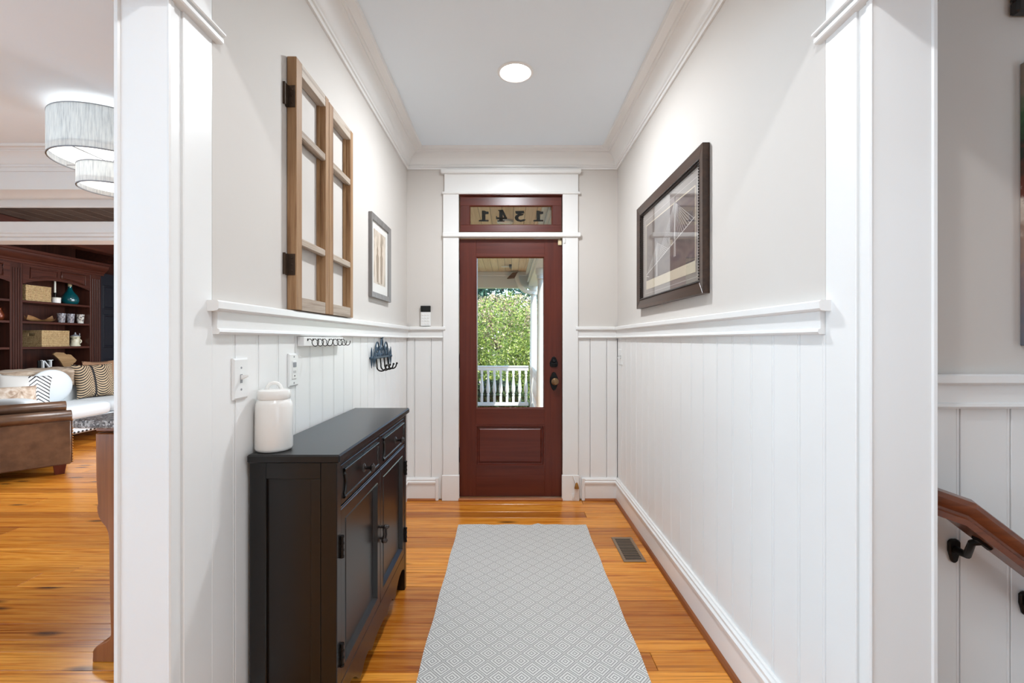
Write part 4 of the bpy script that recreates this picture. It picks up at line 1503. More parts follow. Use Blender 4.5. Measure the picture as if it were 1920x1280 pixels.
# ---- handrail of the stairs
M_RAIL = wood('reddish oak handrail', [(.3, (74, 34, 16)), (.55, (116, 58, 28)), (.8, (140, 78, 38))], 'x', .28, 1, False, 0, .05, 1, False, .4)
hy = 1.13
hr = thing('handrail', (1.3, SY, .8), 'reddish brown moulded wooden handrail descending along the stairwell wall', 'handrail')
path = [(PX(1700, hy), PZ(921, hy)), (PX(1800, hy), PZ(956, hy)), (PX(2080, hy), PZ(1167, hy))]
prof = [(-.030, -.030), (.030, -.030), (.030, -.016), (.024, -.012), (.024, -.006), (.032, .004), (.033, .016), (.026, .028), (.012, .034), (-.012, .034), (-.026, .028), (-.033, .016), (-.032, .004), (-.024, -.006), (-.024, -.012), (-.030, -.016)]
sec = []
for i, (x, z) in enumerate(path):
    d0 = Vector((path[max(i, 1)][0] - path[max(i, 1) - 1][0], path[max(i, 1)][1] - path[max(i, 1) - 1][1])).normalized()
    j = min(i + 1, len(path) - 1)
    d1 = Vector((path[j][0] - path[j - 1][0], path[j][1] - path[j - 1][1])).normalized()
    tt = (d0 + d1).normalized()
    nn = Vector((-tt.y, tt.x))
    k = 1 / max(.5, nn.dot(Vector((-d0.y, d0.x))))
    sec.append([(x + nn.x * v * k, hy + u, z + nn.y * v * k) for u, v in prof])
for a, b in ((0, 1), (1, 2)):
    n = len(prof)
    mb = MB().add(sec[a] + sec[b], [tuple(range(n))[::-1], tuple(range(n, 2 * n))] + [(i, (i + 1) % n, n + (i + 1) % n, n + i) for i in range(n)])
    build(mb, 'rail_length', M_RAIL, parent=hr, smooth=35)
for px, py, ax, ay in ((1785, 1030, 1841, 1024), (1918, 1128, 1974, 1122)):
    wx, wz = PX(px, SY), PZ(py, SY)
    rx, rz = PX(ax, hy), PZ(ay, hy)
    br_ = build(MB().prism([(wx - .016, wz + .024), (wx - .008, wz + .031), (wx + .008, wz + .031), (wx + .016, wz + .024), (wx + .016, wz), (wx + .008, wz - .028), (wx, wz - .034), (wx - .008, wz - .028), (wx - .016, wz)], 'y', SY - .010, SY), 'bracket', M_IRON, parent=hr, bevel=.003)
    build(MB().tube([(wx, SY - .004, wz + .004), (wx, SY - .04, wz + .004), (rx - .012, hy + .012, rz + .004), (rx, hy, rz + .012)], [.011, .009, .008, .009], 10), 'bracket_arm', M_IRON, parent=br_, smooth=50)
    dd = Vector((path[2][0] - path[1][0], path[2][1] - path[1][1])).normalized()
    build(MB().tube([(rx - dd.x * .02, hy, rz + .012 - dd.y * .02), (rx + dd.x * .024, hy, rz + .012 + dd.y * .024)], .009, 8), 'saddle', M_IRON, parent=br_, smooth=40)

# ---- stair flight going down behind the handrail wall line
stt = thing('stairs', (1.05, 0, 0), 'wooden stair flight going down to the right of the hall', 'stairs', kind='structure')
for i in range(7):
    x = 1.04 + .26 * i
    z = -.19 * (i + 1)
    if x > 2.5:
        break
    build(MB().box(x, x + .28, -.6, SY - .002, z - .03, z, .005), 'tread', M_THRESH, parent=stt)
    build(MB().box(x - .006, x + .012, -.6, SY - .002, z, z + .16), 'riser', M_TRIM, parent=stt)
build(MB().box(1.0, 2.6, -3.1, -.6, -.06, 0), 'landing', M_THRESH, parent=stt)

# ---- canvas print and the framed picture above it
cv = thing('canvas_print', (1.65, SY, 1.23), 'unframed canvas street photograph whose left edge shows on the stairwell wall', 'canvas')
t = NT('street scene canvas')
tc = t.coord()
spz = t.n('ShaderNodeSeparateXYZ', {0: tc}).outputs[2]
nz = t.noise(tc, 26, 4)
fac = t.math('ADD', t.math('DIVIDE', spz, .76), t.math('MULTIPLY', t.math('SUBTRACT', nz, .5), .35))
M_CANVAS = t.set(t.ramp(fac, [(.06, (104, 104, 112)), (.2, (120, 104, 108)), (.38, (150, 120, 104)), (.5, (214, 196, 180)), (.56, (110, 52, 36)), (.68, (40, 44, 34)), (.8, (60, 92, 58)), (.93, (120, 104, 88))]), .6)
build(MB().box(PX(1911, SY), 2.0, 1.185, SY - .001, PZ(648, 1.19), PZ(107, 1.19), .002), 'canvas', M_CANVAS, parent=cv)
fp = thing('framed_picture', (1.55, SY, 2.115), 'black framed picture at the top right of the stairwell wall', 'picture')
fx0, fx1, fz0, fz1 = PX(1889, SY), 1.80, PZ(20, 1.195), 2.50
M_BFR = flat('black ribbed frame', (34, 30, 28), .35)
for x0, x1, z0, z1 in ((fx0, fx1, fz0, fz0 + .035), (fx0, fx1, fz1 - .035, fz1), (fx0, fx0 + .035, fz0 + .035, fz1 - .035), (fx1 - .035, fx1, fz0 + .035, fz1 - .035)):
    build(MB().box(x0, x1, 1.195, SY - .001, z0, z1, .006), 'frame_bar', M_BFR, parent=fp)
build(MB().box(fx0 + .03, fx1 - .03, 1.21, SY - .002, fz0 + .03, fz1 - .03), 'print', M_SEPIA, parent=fp)
# ================================================================== DINING AND LIVING ROOM
M_CHERRY = wood('dark cherry bookcase', [(.25, (44, 22, 17)), (.5, (68, 36, 27)), (.75, (90, 50, 37))], 'z', .3, 1, True, .1, .05)
M_CHERRYY = wood('dark cherry rail', [(.25, (48, 24, 18)), (.5, (74, 38, 28)), (.75, (96, 53, 39))], 'y', .3, 1, True, .1, .05)
M_DARKC = wood('dark stained ceiling', [(.3, (70, 60, 54)), (.55, (94, 82, 74)), (.8, (112, 100, 90))], 'x', .4, 1, True, .12, .05)
M_NAVY = flat('black painted panelling', (32, 33, 40), .35)

# ---- shell of the living room
build(MB().box(-6.95, -6.78, 3.6, 8.1, 0, ZC), 'wall_living', M_CHERRY, kind='structure', label='dark cherry panelled wall behind the bookcase', cat='wall')
build(MB().box(-6.95, -1.4, 8.0, 8.15, 0, ZC), 'wall_north', M_CHERRY, kind='structure', label='far dark wall of the living room', cat='wall')
build(MB().box(-1.55, -1.4, 3.75, 8.1, 0, ZC), 'wall_living_side', M_WALL, kind='structure', label='side wall of the living room', cat='wall')
build(MB().box(-6.95, -5.05, 3.6, 3.75, 0, ZC), 'wall_living_end', M_WALL, kind='structure', label='near end wall of the living room', cat='wall')
lc = build(MB().box(-6.95, -1.4, 3.72, 8.1, ZC + .012, ZC + .1), 'living_ceiling', M_SLOT, kind='structure', label='dark stained board ceiling of the living room', cat='ceiling')
x = -6.9
pm = mesh_of(MB().box(0, .176, 3.74, 8.0, ZC, ZC + .012, .003), 'plank', M_DARKC)
while x < -2.2:
    piece(pm, 'plank', lc, (x, 0, 0))
    x += .18
build(MB().box(-6.78, -1.55, 7.12, 7.34, 2.47, ZC, .01), 'beam_living', M_CHERRYY, kind='structure', label='dark cherry ceiling beam across the far end of the living room', cat='beam')
build(MB().box(-6.05, -5.85, 3.82, 7.1, 2.52, ZC, .01), 'beam_living', M_CHERRYY, kind='structure', label='dark cherry ceiling beam running along the bookcase', cat='beam')

# ---- bookcase on the far wall
BX = -6.30
BB = -6.68
bk = thing('bookcase', (BX, 6.3, 0), 'built-in dark cherry bookcase with arched valances and fluted pilasters behind the white sofa', 'bookcase')
bays = ((4.62, 5.75), (5.90, 6.85))
stiles = ((4.46, 4.62), (5.75, 5.90), (6.85, 7.03))
ZTOP = 2.12
for y0, y1 in stiles:
    st = build(MB().box(BB, BX, y0, y1, 0, 2.25, .004), 'pilaster', M_CHERRY, parent=bk)
    w = y1 - y0
    for k in range(4):
        yy = y0 + w * (.16 + .2 * k)
        build(MB().box(BX, BX + .010, yy, yy + w * .10, .12, 2.18, .004), 'flute', M_CHERRY, parent=st)
build(MB().box(BB - .02, BB, 4.46, 7.03, 0, 2.3), 'back_panel', M_CHERRY, parent=bk)
SHZ = [1.770, 1.497, 1.160, .85, .45]
for bi, (y0, y1) in enumerate(bays):
    for z in SHZ:
        build(MB().box(BB, BX - .006, y0, y1, z - .030, z, .003), 'shelf', M_CHERRYY, parent=bk)
    # valance with an arched lower edge and two sunk panels
    n = 14
    arc = [(y0 + (y1 - y0) * i / n, 1.985 + .085 * (1 - (2 * i / n - 1) ** 2)) for i in range(n + 1)]
    ym = (y0 + y1) / 2
    zt2 = 2.25
    mb = MB().prism(arc + [(y1, zt2), (y0, zt2)], 'x', BX - .022, BX)
    va = build(mb, 'valance', M_CHERRYY, parent=bk)
    for a, b in ((y0 + .09, ym - .03), (ym + .03, y1 - .09)):
        m = 8
        lo = []
        for i in range(m + 1):
            yy = a + (b - a) * i / m
            lo.append((yy, 1.985 + .085 * (1 - (2 * (yy - y0) / (y1 - y0) - 1) ** 2) + .045))
        pts = [(BX + .004, q, w_) for q, w_ in lo] + [(BX + .004, b, 2.20), (BX + .004, a, 2.20)]
        build(MB().tube(pts, .011, 6, True), 'panel_moulding', M_CHERRYY, parent=va, smooth=60)
        build(MB().prism(lo + [(b, 2.20), (a, 2.20)], 'x', BX + .0002, BX + .003), 'panel_field', M_CHERRYY, parent=va)
mb = MB().prism([(BX - .02, 2.24), (BX + .02, 2.24), (BX + .02, 2.265), (BX + .035, 2.275), (BX + .035, 2.29), (BX + .055, 2.30), (BX + .085, 2.335), (BX + .10, 2.37), (BX + .10, 2.385), (BX + .12, 2.39), (BX + .12, 2.42), (BX - .02, 2.42)], 'y', 4.4, 7.06)
build(mb, 'cornice', M_CHERRYY, parent=bk, smooth=30)
build(MB().box(BB - .02, BX - .02, 4.46, 7.03, 2.25, 2.30), 'top_board', M_CHERRYY, parent=bk)
build(MB().box(BB, BX + .06, 4.46, 7.03, 0, .42, .004), 'base_cabinet', M_CHERRY, parent=bk)

# ---- tall black panelled door beside the bookcase
dk = thing('door_2', (BX - .12, 7.5, 0), 'tall black panelled door beyond the bookcase', 'door', kind='structure')
build(MB().box(BX - .16, BX - .10, 7.05, 7.95, 0, 2.30), 'leaf', M_NAVY, parent=dk)
for z0, z1 in ((.25, .95), (1.13, 1.66), (1.74, 2.12)):
    for a, b in ((7.17, 7.45), (7.55, 7.83)):
        build(MB().nested((BX - .10, 0, 0), (0, 1, 0), (0, 0, 1), (1, 0, 0), [(a, b, z0, z1, 0), (a + .01, b - .01, z0 + .01, z1 - .01, .014), (a + .022, b - .022, z0 + .022, z1 - .022, .014), (a + .04, b - .04, z0 + .04, z1 - .04, .002)]), 'door_panel', M_NAVY, parent=dk)

# ---- things on the shelves


def weave(name, a, b, c):
    t = NT(name)
    v = t.coord()
    w1 = t.n('ShaderNodeTexWave', {'Vector': v, 'Scale': 22.0, 'Distortion': 2.5, 'Detail': 2.0, 'Detail Scale': 6.0}, bands_direction='Z').outputs[1]
    nz = t.noise(t.coord((60, 60, 20)), 1, 3)
    f = t.math('ADD', t.math('MULTIPLY', w1, .55), t.math('MULTIPLY', nz, .5))
    t.bump(f, .8, .01)
    return t.set(t.ramp(f, [(.2, a), (.5, b), (.8, c)]), .75)


M_BASKET = weave('woven seagrass', (120, 84, 46), (196, 160, 108), (226, 198, 150))


def basket(label, x0, x1, y0, y1, z0, z1, hole):
    t = thing('basket', ((x0 + x1) / 2, (y0 + y1) / 2, z0), label, 'basket', group='woven baskets on the bookcase')
    w = .014
    mb = MB()
    mb.box(x0, x1, y0, y1, z0, z0 + w)
    mb.box(x1 - w, x1, y0, y1, z0 + w, z1, .004)
    mb.box(x0, x0 + w, y0, y1, z0 + w, z1, .004)
    xm = (x0 + x1) / 2
    hw, h0, h1 = (.045, z0 + (z1 - z0) * .68, z1 - .03) if hole else (.002, z1 - .006, z1 - .004)
    for ya, yb in ((y0, y0 + w), (y1 - w, y1)):
        mb.box(x0 + w, x1 - w, ya, yb, z0 + w, h0)
        mb.box(x0 + w, xm - hw, ya, yb, h0, z1)
        mb.box(xm + hw, x1 - w, ya, yb, h0, z1)
        mb.box(xm - hw, xm + hw, ya, yb, h1, z1)
    build(mb, 'body', M_BASKET, parent=t)
    rim = MB().tube([(x0 + .006, y0 + .006, z1), (x1 - .006, y0 + .006, z1), (x1 - .006, y1 - .006, z1), (x0 + .006, y1 - .006, z1)], .009, 6, True)
    build(rim, 'rim', M_BASKET, parent=t, smooth=60)


S1, S2, S3, S4 = SHZ[0], SHZ[1], SHZ[2], SHZ[3]
basket('woven straw basket at the left end of the top shelf', -6.62, -6.33, 5.965, 6.30, S1, S1 + .20, False)
basket('larger woven straw basket with a hand hole on the third shelf', -6.62, -6.33, 6.17, 6.56, S3, S3 + .215, True)
M_CANDLE = flat('ivory candle wax', (226, 222, 208), .5)
cx, cy = -6.42, PX(103, 1) and 6.42
cy = -6.42 * F / (103 - VX)
cs = thing('candlestick', (cx, cy, S1), 'tall ivory taper candle in a dark holder on the top shelf', 'candlestick')
build(MB().lathe([(.035, 0), (.036, .008), (.012, .02), (.010, .08), (.016, .10), (.010, .12), (.018, .135), (.018, .15)], cx, cy, S1, 16), 'holder', M_IRON, parent=cs, smooth=50)
build(MB().lathe([(.0125, .14), (.0115, .33), (.004, .335)], cx, cy, S1, 14), 'taper', M_CANDLE, parent=cs, smooth=50)
vx_ = -6.36
vy_ = vx_ * F / (105.5 - VX)
vo = thing('votive_jar', (vx_, vy_, S1), 'short white candle jar in front of the tall taper', 'candle jar')
build(MB().lathe([(.045, 0), (.048, .006), (.048, .055), (.050, .060)], vx_, vy_, S1, 20), 'jar', M_CERAM, parent=vo, smooth=50)
build(MB().lathe([(.049, .060), (.050, .075), (.046, .078), (.001, .078)], vx_, vy_, S1, 20), 'lid', M_CANDLE, parent=vo, smooth=40)
M_TEAL = NT('teal glass')
M_TEAL = M_TEAL.set(lin((10, 78, 84)), .05, **{'Coat Weight': 1.0})
vx_ = -6.45
vy_ = vx_ * F / (131 - VX)
bt = thing('glass_bottle', (vx_, vy_, S1), 'round teal glass bottle with a cork on the top shelf', 'bottle')
build(MB().lathe([(.06, 0), (.088, .015), (.104, .055), (.100, .10), (.078, .145), (.045, .19), (.026, .23), (.022, .26), (.024, .265)], vx_, vy_, S1, 28), 'body', M_TEAL, parent=bt, smooth=60)
build(MB().lathe([(.020, .26), (.024, .285), (.024, .305), (.018, .308)], vx_, vy_, S1, 16), 'cork', flat('cork', (206, 196, 160), .8), parent=bt, smooth=40)
M_DRIFT = wood('carved pale wood', [(.3, (150, 104, 62)), (.7, (206, 162, 112))], 'y', .5)
t = thing('wooden_bowl', (-6.42, 6.25, S2), 'long wavy carved wooden bowl on the second shelf', 'bowl')


def bowlf(th):
    def f(u, v):
        y = 6.05 + .38 * u
        a = (v - .5) * 2
        wdt = .075 * math.sin(PI * min(1, max(0, u * .96 + .02))) ** .6 + .012
        z = S2 + .006 + (.022 + .03 * (abs(2 * u - 1) ** 2.5)) * a * a + .022 * abs(2 * u - 1) ** 4 + .01 * math.sin(u * 14) * abs(a) + th
        return (-6.42 + wdt * a, y, z)
    return f


mb = MB().grid(bowlf(0), 28, 8)
mb.grid(bowlf(.008), 28, 8)
build(mb, 'bowl', M_DRIFT, parent=t, smooth=60)
M_TUMB = NT('etched tumbler')
_v = M_TUMB.coord((50, 50, 30))
M_TUMB = M_TUMB.set(M_TUMB.ramp(M_TUMB.noise(_v, 1, 3), [(.35, (92, 90, 100)), (.55, (150, 146, 150)), (.7, (206, 200, 196))]), .15)
M_TUMB2 = NT('white etched tumbler')
_v = M_TUMB2.coord((40, 40, 30))
M_TUMB2 = M_TUMB2.set(M_TUMB2.ramp(M_TUMB2.noise(_v, 1, 2), [(.4, (120, 112, 108)), (.52, (226, 220, 208)), (.7, (236, 232, 224))]), .15)
for px, lab, m in ((115, 'smoky etched tumbler on the second shelf, nearest the carved bowl', M_TUMB), (132, 'smoky etched tumbler in the middle of three on the second shelf', M_TUMB), (150.5, 'white patterned tumbler at the right end of the second shelf', M_TUMB2)):
    x = -6.40
    y = x * F / (px - VX)
    t = thing('tumbler', (x, y, S2), lab, 'tumbler', group='tumblers on the bookcase')
    build(MB().lathe([(.036, 0), (.038, .004), (.048, .125), (.049, .135), (.046, .135), (.038, .02), (.001, .018)], x, y, S2, 20), 'glass', m, parent=t, smooth=50)
x = -6.40
y = x * F / (141 - VX)
t = thing('beer_stein', (x, y, S3), 'cream ceramic beer stein with a pewter lid on the third shelf', 'mug')
M_STEIN = NT('printed stoneware')
_v = M_STEIN.coord((14, 14, 12))
M_STEIN = M_STEIN.set(M_STEIN.ramp(M_STEIN.noise(_v, 1, 3), [(.38, (120, 116, 92)), (.48, (214, 206, 178)), (.7, (226, 220, 196))]), .25)
build(MB().lathe([(.062, 0), (.064, .012), (.055, .022), (.053, .12), (.058, .132), (.058, .145)], x, y, S3, 24), 'body', M_STEIN, parent=t, smooth=50)
build(MB().lathe([(.058, .145), (.058, .150), (.03, .165), (.012, .175), (.010, .195), (.004, .205)], x, y, S3, 20), 'lid', M_GREY, parent=t, smooth=50, label='grey pewter lid')
hp = [(x, y + .05 + .045 * math.sin(PI * i / 10), S3 + .03 + .085 * i / 10) for i in range(11)]
build(MB().tube(hp, .009, 8), 'handle', M_STEIN, parent=t, smooth=60)
build(MB().tube([(x, y + .055, S3 + .145), (x, y + .07, S3 + .165), (x, y + .066, S3 + .19)], .006, 6), 'thumb_lift', M_GREY, parent=t, smooth=60)
# wooden map shape
x = -6.42
pts = [(400, 965), (412, 948), (435, 940), (515, 945), (525, 955), (548, 966), (560, 962), (592, 966), (655, 1026), (640, 1048), (622, 1062), (600, 1092), (556, 1099), (512, 1097), (500, 1080), (484, 1050), (462, 1020), (440, 1000)]
pl_ = []
for a, b in pts:
    px, py = 30 + a / 5.816, 500 + b / 5.816
    y = x * F / (px - VX)
    pl_.append((y, PZ(py, y)))
zmin = min(z for _, z in pl_)
pl_ = [(y, z - zmin + S4 + .012) for y, z in pl_]
t = thing('wooden_map_cutout', (x, pl_[0][0], S4), 'flat tan wooden cutout in the outline of a state on the lowest visible shelf', 'ornament')
build(MB().prism(pl_, 'x', x - .012, x + .012), 'panel', wood('tan map wood', [(.3, (138, 100, 62)), (.7, (184, 146, 102))], 'y', .6, 1.5, False), parent=t, bevel=.002)
yc = sum(q for q, _ in pl_) / len(pl_)
build(MB().box(x - .03, x + .03, yc - .05, yc + .05, S4, S4 + .013, .002), 'foot', M_IRON, parent=t)
# letter N block
x = -6.40
ya, yb = x * F / (76 - VX), x * F / (99.5 - VX)
t = thing('letter_block', (x, (ya + yb) / 2, S4), 'white capital letter N ornament on a black block beside the wooden cutout', 'ornament')
za, zb = S4 + .002, S4 + .125
build(MB().box(x - .03, x - .012, ya - .02, yb - .045, S4, zb - .004, .003), 'back_block', M_SCREEN, parent=t)
w = yb - ya
mb = MB()
def N(poly): mb.prism([(ya + a * w, za + b * (zb - za)) for a, b in poly], 'x', x - .011, x + .012)
N([(.06, 0), (.30, 0), (.30, .07), (.24, .07), (.24, 1), (.12, 1), (.12, .07), (.06, .07)])
N([(.24, 1), (.05, 1), (.05, .93), (.20, .93), (.66, 0), (.84, 0)])
N([(.72, 0), (.84, 0), (.84, .92), (.95, .92), (.95, 1), (.58, 1), (.58, .92), (.72, .92)])
build(mb, 'letter', M_PLASTIC, parent=t)
# a few things on the shelves of the nearer bay
x = -6.42
y = x * F / (3 - VX)
t = thing('shelf_vase', (x, y - .03, S2), 'small dark copper vase on the bookcase bay left of the fluted pilaster', 'vase')
build(MB().lathe([(.03, 0), (.05, .03), (.055, .07), (.03, .12), (.022, .15), (.028, .16)], x, y - .03, S2, 18), 'body', flat('copper glaze', (110, 50, 26), .3, .3), parent=t, smooth=60)

# ---- white slipcovered sofa along the bookcase
M_SLIP = paint('white slipcover linen', (206, 209, 210), .9, .25, 160, .02)
M_NAILD = flat('dark nailheads', (52, 46, 44), .35, .6)
SXF, SXB, SY0, SY1 = -5.02, -5.98, 4.80, 6.8
so = thing('white_sofa', (-5.5, 6.0, 0), 'white slipcovered sofa with nailhead trim in front of the bookcase', 'sofa')
build(MB().box(SXB, SXF - .03, SY0, SY1, .15, .33, .02), 'base', M_SLIP, parent=so, smooth=40)
nm = (SY0 + SY1) / 2


def puff(mb, x0, x1, y0, y1, z0, z1, b=.06, nu=12):
    """an upholstered cushion: superellipsoid-like rounded block"""
    n, m = 24, 12
    cx, cy, cz = (x0 + x1) / 2, (y0 + y1) / 2, (z0 + z1) / 2
    hx, hy_, hz = (x1 - x0) / 2, (y1 - y0) / 2, (z1 - z0) / 2

    def sp(c, e): return math.copysign(abs(c) ** e, c)

    def f(u, v):
        a = 2 * PI * u
        t_ = PI * (v - .5)
        return (cx + hx * sp(math.cos(t_), .35) * sp(math.cos(a), .3), cy + hy_ * sp(math.cos(t_), .35) * sp(math.sin(a), .3), cz + hz * sp(math.sin(t_), .45))
    return mb.grid(f, n, m)


build(puff(MB(), SXB + .22, SXF, SY0 + .16, nm + .02, .315, .49), 'seat_cushion', M_SLIP, parent=so, smooth=60)
build(puff(MB(), SXB + .22, SXF, nm + .03, SY1 - .02, .315, .485), 'seat_cushion', M_SLIP, parent=so, smooth=60)
build(puff(MB(), SXB, SXB + .26, SY0, SY1, .30, .868), 'backrest', M_SLIP, parent=so, smooth=60)
build(puff(MB(), SXB + .1, SXF - .05, SY0 - .02, SY0 + .17, .28, .62), 'arm', M_SLIP, parent=so, smooth=60)
nh = MB()
yy = SY0 + .02
while yy < SY1:
    nh.sphere((SXF - .029, yy, .172), .0125, 8, 5)
    yy += .052
build(nh, 'nailhead_trim', M_NAILD, parent=so, kind='stuff', smooth=60)
for x, y in ((SXF - .12, SY0 + .1), (SXF - .12, SY1 - .1), (SXB + .1, SY0 + .1), (SXB + .1, SY1 - .1)):
    build(MB().box(x - .03, x + .03, y - .03, y + .03, 0, .16, .004), 'leg', M_CHERRY, parent=so)


def pillow_mesh(w, h, d):
    """a square cushion in its own frame: u across, v up, puffed along local x"""
    def f(sg):
        def g(u, v):
            a, b = 2 * u - 1, 2 * v - 1
            pin = 1 - .07 * (1 - a * a) * (b * b) - .0
            pin2 = 1 - .07 * (1 - b * b) * (a * a)
            th = (max(0, (1 - a * a) * (1 - b * b))) ** .42
            return (sg * d * th, a * w / 2 * pin2, b * h / 2 * pin + h / 2)
        return g
    mb = MB()
    mb.grid(f(1), 14, 14)
    mb.grid(f(-1), 14, 14)
    return mb


def pillow(label, loc, rz, lean, w, h, d, m, name='throw_pillow', group='throw pillows on the white sofa', roll=0):
    mb = pillow_mesh(w, h, d)
    M = Matrix.Rotation(lean, 4, 'Y') @ Matrix.Rotation(roll, 4, 'X')
    mb.v = [tuple(M @ Vector(p)) for p in mb.v]
    return build(mb, name, m, loc=loc, rot=rz, local=True, smooth=80, label=label, cat='pillow', group=group)


t = NT('black and tan zebra weave')
v = t.coord()
sx = t.n('ShaderNodeSeparateXYZ', {0: v})
fold = t.math('ABSOLUTE', t.math('SUBTRACT', t.math('FRACT', t.math('MULTIPLY', t.math('ADD', sx.outputs[1], .075), 4.2)), .5))
zz = t.math('ADD', sx.outputs[2], t.math('MULTIPLY', t.math('MULTIPLY', fold, fold), -.42))
st = t.math('SINE', t.math('MULTIPLY', zz, 195.0))
nz = t.noise(v, 14, 2)
zf = t.math('ADD', st, t.math('MULTIPLY', t.math('SUBTRACT', nz, .5), 1.2))
spine = t.math('LESS_THAN', t.math('ABSOLUTE', t.math('ADD', sx.outputs[1], .04)), .012)
colz = t.ramp(zf, [(.0, (186, 160, 128)), (.02, (186, 160, 128)), (.2, (30, 26, 24))])
M_ZEBRA = t.set(t.mix(spine, colz, lin((28, 24, 24))), .8)
t = NT('silver pillow with zebra band')
v = t.coord()
sx = t.n('ShaderNodeSeparateXYZ', {0: v})
fo = t.math('ABSOLUTE', t.math('SUBTRACT', sx.outputs[1], .13))
st = t.math('SINE', t.math('MULTIPLY', t.math('ADD', sx.outputs[2], t.math('MULTIPLY', fo, .9)), 150.0))
band = t.math('GREATER_THAN', sx.outputs[1], .065)
M_SILVER = t.set(t.mix(band, lin((206, 202, 196)), t.ramp(st, [(.4, (222, 220, 216)), (.5, (40, 38, 44))])), .4)
M_BROWNP = flat('brown linen', (150, 112, 84), .9)
M_PAIS = NT('tan paisley')
_v = M_PAIS.coord()
M_PAIS = M_PAIS.set(M_PAIS.ramp(M_PAIS.noise(_v, 9, 3, .5, 1.5), [(.35, (150, 124, 104)), (.5, (190, 168, 148)), (.65, (214, 200, 186))]), .85)
pillow('tan and black zebra striped pillow on the far half of the white sofa', (-5.52, 6.12, .485), math.radians(-18), math.radians(-16), .47, .46, .075, M_ZEBRA)
pillow('plain brown pillow tucked behind the zebra striped one', (-5.68, 6.42, .485), math.radians(-8), math.radians(-14), .46, .49, .07, M_BROWNP)
pillow('silver grey pillow with a black and white zebra band on the white sofa', (-5.46, 5.10, .485), math.radians(-38), math.radians(-30), .46, .42, .075, M_SILVER, roll=math.radians(-6))
pillow('tan patterned pillow in front of the silver one at the left edge', (-5.36, 4.93, .485), math.radians(-38), math.radians(-34), .38, .30, .07, M_PAIS)
# round white back cushion
mb = MB().sphere((0, 0, .20), .21, 24, 14, (.34, 1.22, 1.0))
build(mb, 'round_cushion', M_SLIP, loc=(-5.60, 5.56, .478), rot=math.radians(-4), local=True, smooth=80, label='large round white cushion in the middle of the white sofa', cat='cushion')
# throw over the back
t = NT('tan and grey woven throw')
v = t.coord((6, 1.6, 6))
M_THROW = t.set(t.ramp(t.noise(v, 1.6, 4, .55, 1.6), [(.3, (126, 106, 88)), (.45, (160, 140, 120)), (.58, (184, 168, 150)), (.7, (130, 126, 132)), (.85, (170, 152, 132))]), .9)
t.bump(t.noise(t.coord(), 120, 2), .4, .004)


def throwf(off):
    def f(u, v):
        y = 5.16 + .93 * u + .02 * math.sin(v * 7)
        drop = .155 + .03 * math.sin(u * 8) - .07 * (u > .93) * (u - .93) / .07
        # v: 0 front hem .. 1 back hem, over the top of the backrest
        s = v * 1.0
        wob = .010 * math.sin(u * 23 + v * 3) + .006 * math.sin(u * 41)
        xf, xb = SXB + .285, SXB - .035
        if s < .45:
            k = s / .45
            x, z = xf + wob, .868 - drop * (1 - k) * 1.15 - .02
        elif s < .72:
            k = (s - .45) / .27
            x, z = xf + (xb - xf) * k, .855 + .032 * math.sin(PI * k) + wob * .5
        else:
            k = (s - .72) / .28
            x, z = xb - .005, .855 - .12 * k
        if u < .12:
            z -= .05 * (1 - u / .12) ** 2
        return (x + off * (1 if s < .5 else -1), y, z + off)
    return f


mb = MB().grid(throwf(0), 40, 26)
mb.grid(throwf(.012), 40, 26)
build(mb, 'throw_blanket', M_THROW, loc=(-5.8, 5.6, .9), smooth=80, label='tan and grey throw blanket draped over the back of the white sofa', cat='blanket')

# ---- brown leather armchair, turned away to the right
M_LEATH = NT('brown leather')
_v = M_LEATH.coord()
_f = M_LEATH.math('ADD', M_LEATH.math('MULTIPLY', M_LEATH.noise(_v, 2.4, 4), .7), M_LEATH.math('MULTIPLY', M_LEATH.noise(_v, 14, 4), .3))
M_LEATH.bump(M_LEATH.noise(_v, 220, 2), .15, .001)
M_LEATH = M_LEATH.set(M_LEATH.ramp(_f, [(.32, (68, 46, 33)), (.5, (94, 66, 47)), (.66, (124, 90, 65))]), .34)
ang = math.radians(47)
ac = thing('leather_armchair', (-4.743, 4.255, 0), 'brown leather armchair with rolled arms seen from its side at the left edge', 'armchair', rot=ang)


def A(mb, name, par=ac, m=M_LEATH, **kw):
    return build(mb, name, m, parent=par, local=True, **kw)


for sg in (-1, 1):
    y0, y1 = (-.46, -.30) if sg < 0 else (.30, .46)
    zr = .545 if sg < 0 else .560
    arm = A(MB().box(-.45, .45, y0 + .012, y1 - .012, .085, .50, .012), 'arm', smooth=40)
    n = 16
    yc = (y0 + y1) / 2 - sg * -.008
    roll = MB()
    pr = []
    for k in range(n):
        a = 2 * PI * k / n
        pr.append((yc + .095 * math.cos(a), zr - .01 + .052 * math.sin(a)))
    roll.prism(pr, 'x', -.46, .452)
    A(roll, 'arm_roll', arm, smooth=50, bevel=.006)
    A(MB().box(-.0065, .0005, (y0 + .0105) if sg < 0 else (y1 - .0135), (y0 + .0135) if sg < 0 else (y1 - .0105), .09, .50, .001), 'seam', arm, label='pale stitched seam')
    A(MB().box(.449, .456, y0 + .02, y1 - .02, .10, .50, .003), 'front_panel', arm)
    nb_ = MB()
    for i in range(16):
        for yy in (y0 + .024, y1 - .024):
            nb_.sphere((.456, yy, .105 + i * .026), .007, 6, 4)
    A(nb_, 'nailhead_trim', arm, M_BRASS, kind='stuff', smooth=60)
A(MB().box(-.43, .44, -.31, .31, .10, .30, .02), 'seat_base', smooth=40)
A(puff(MB(), -.30, .47, -.305, .305, .29, .47), 'seat_cushion', smooth=60)
A(MB().box(-.47, -.26, -.40, .40, .085, .50, .03), 'lower_back', smooth=40)
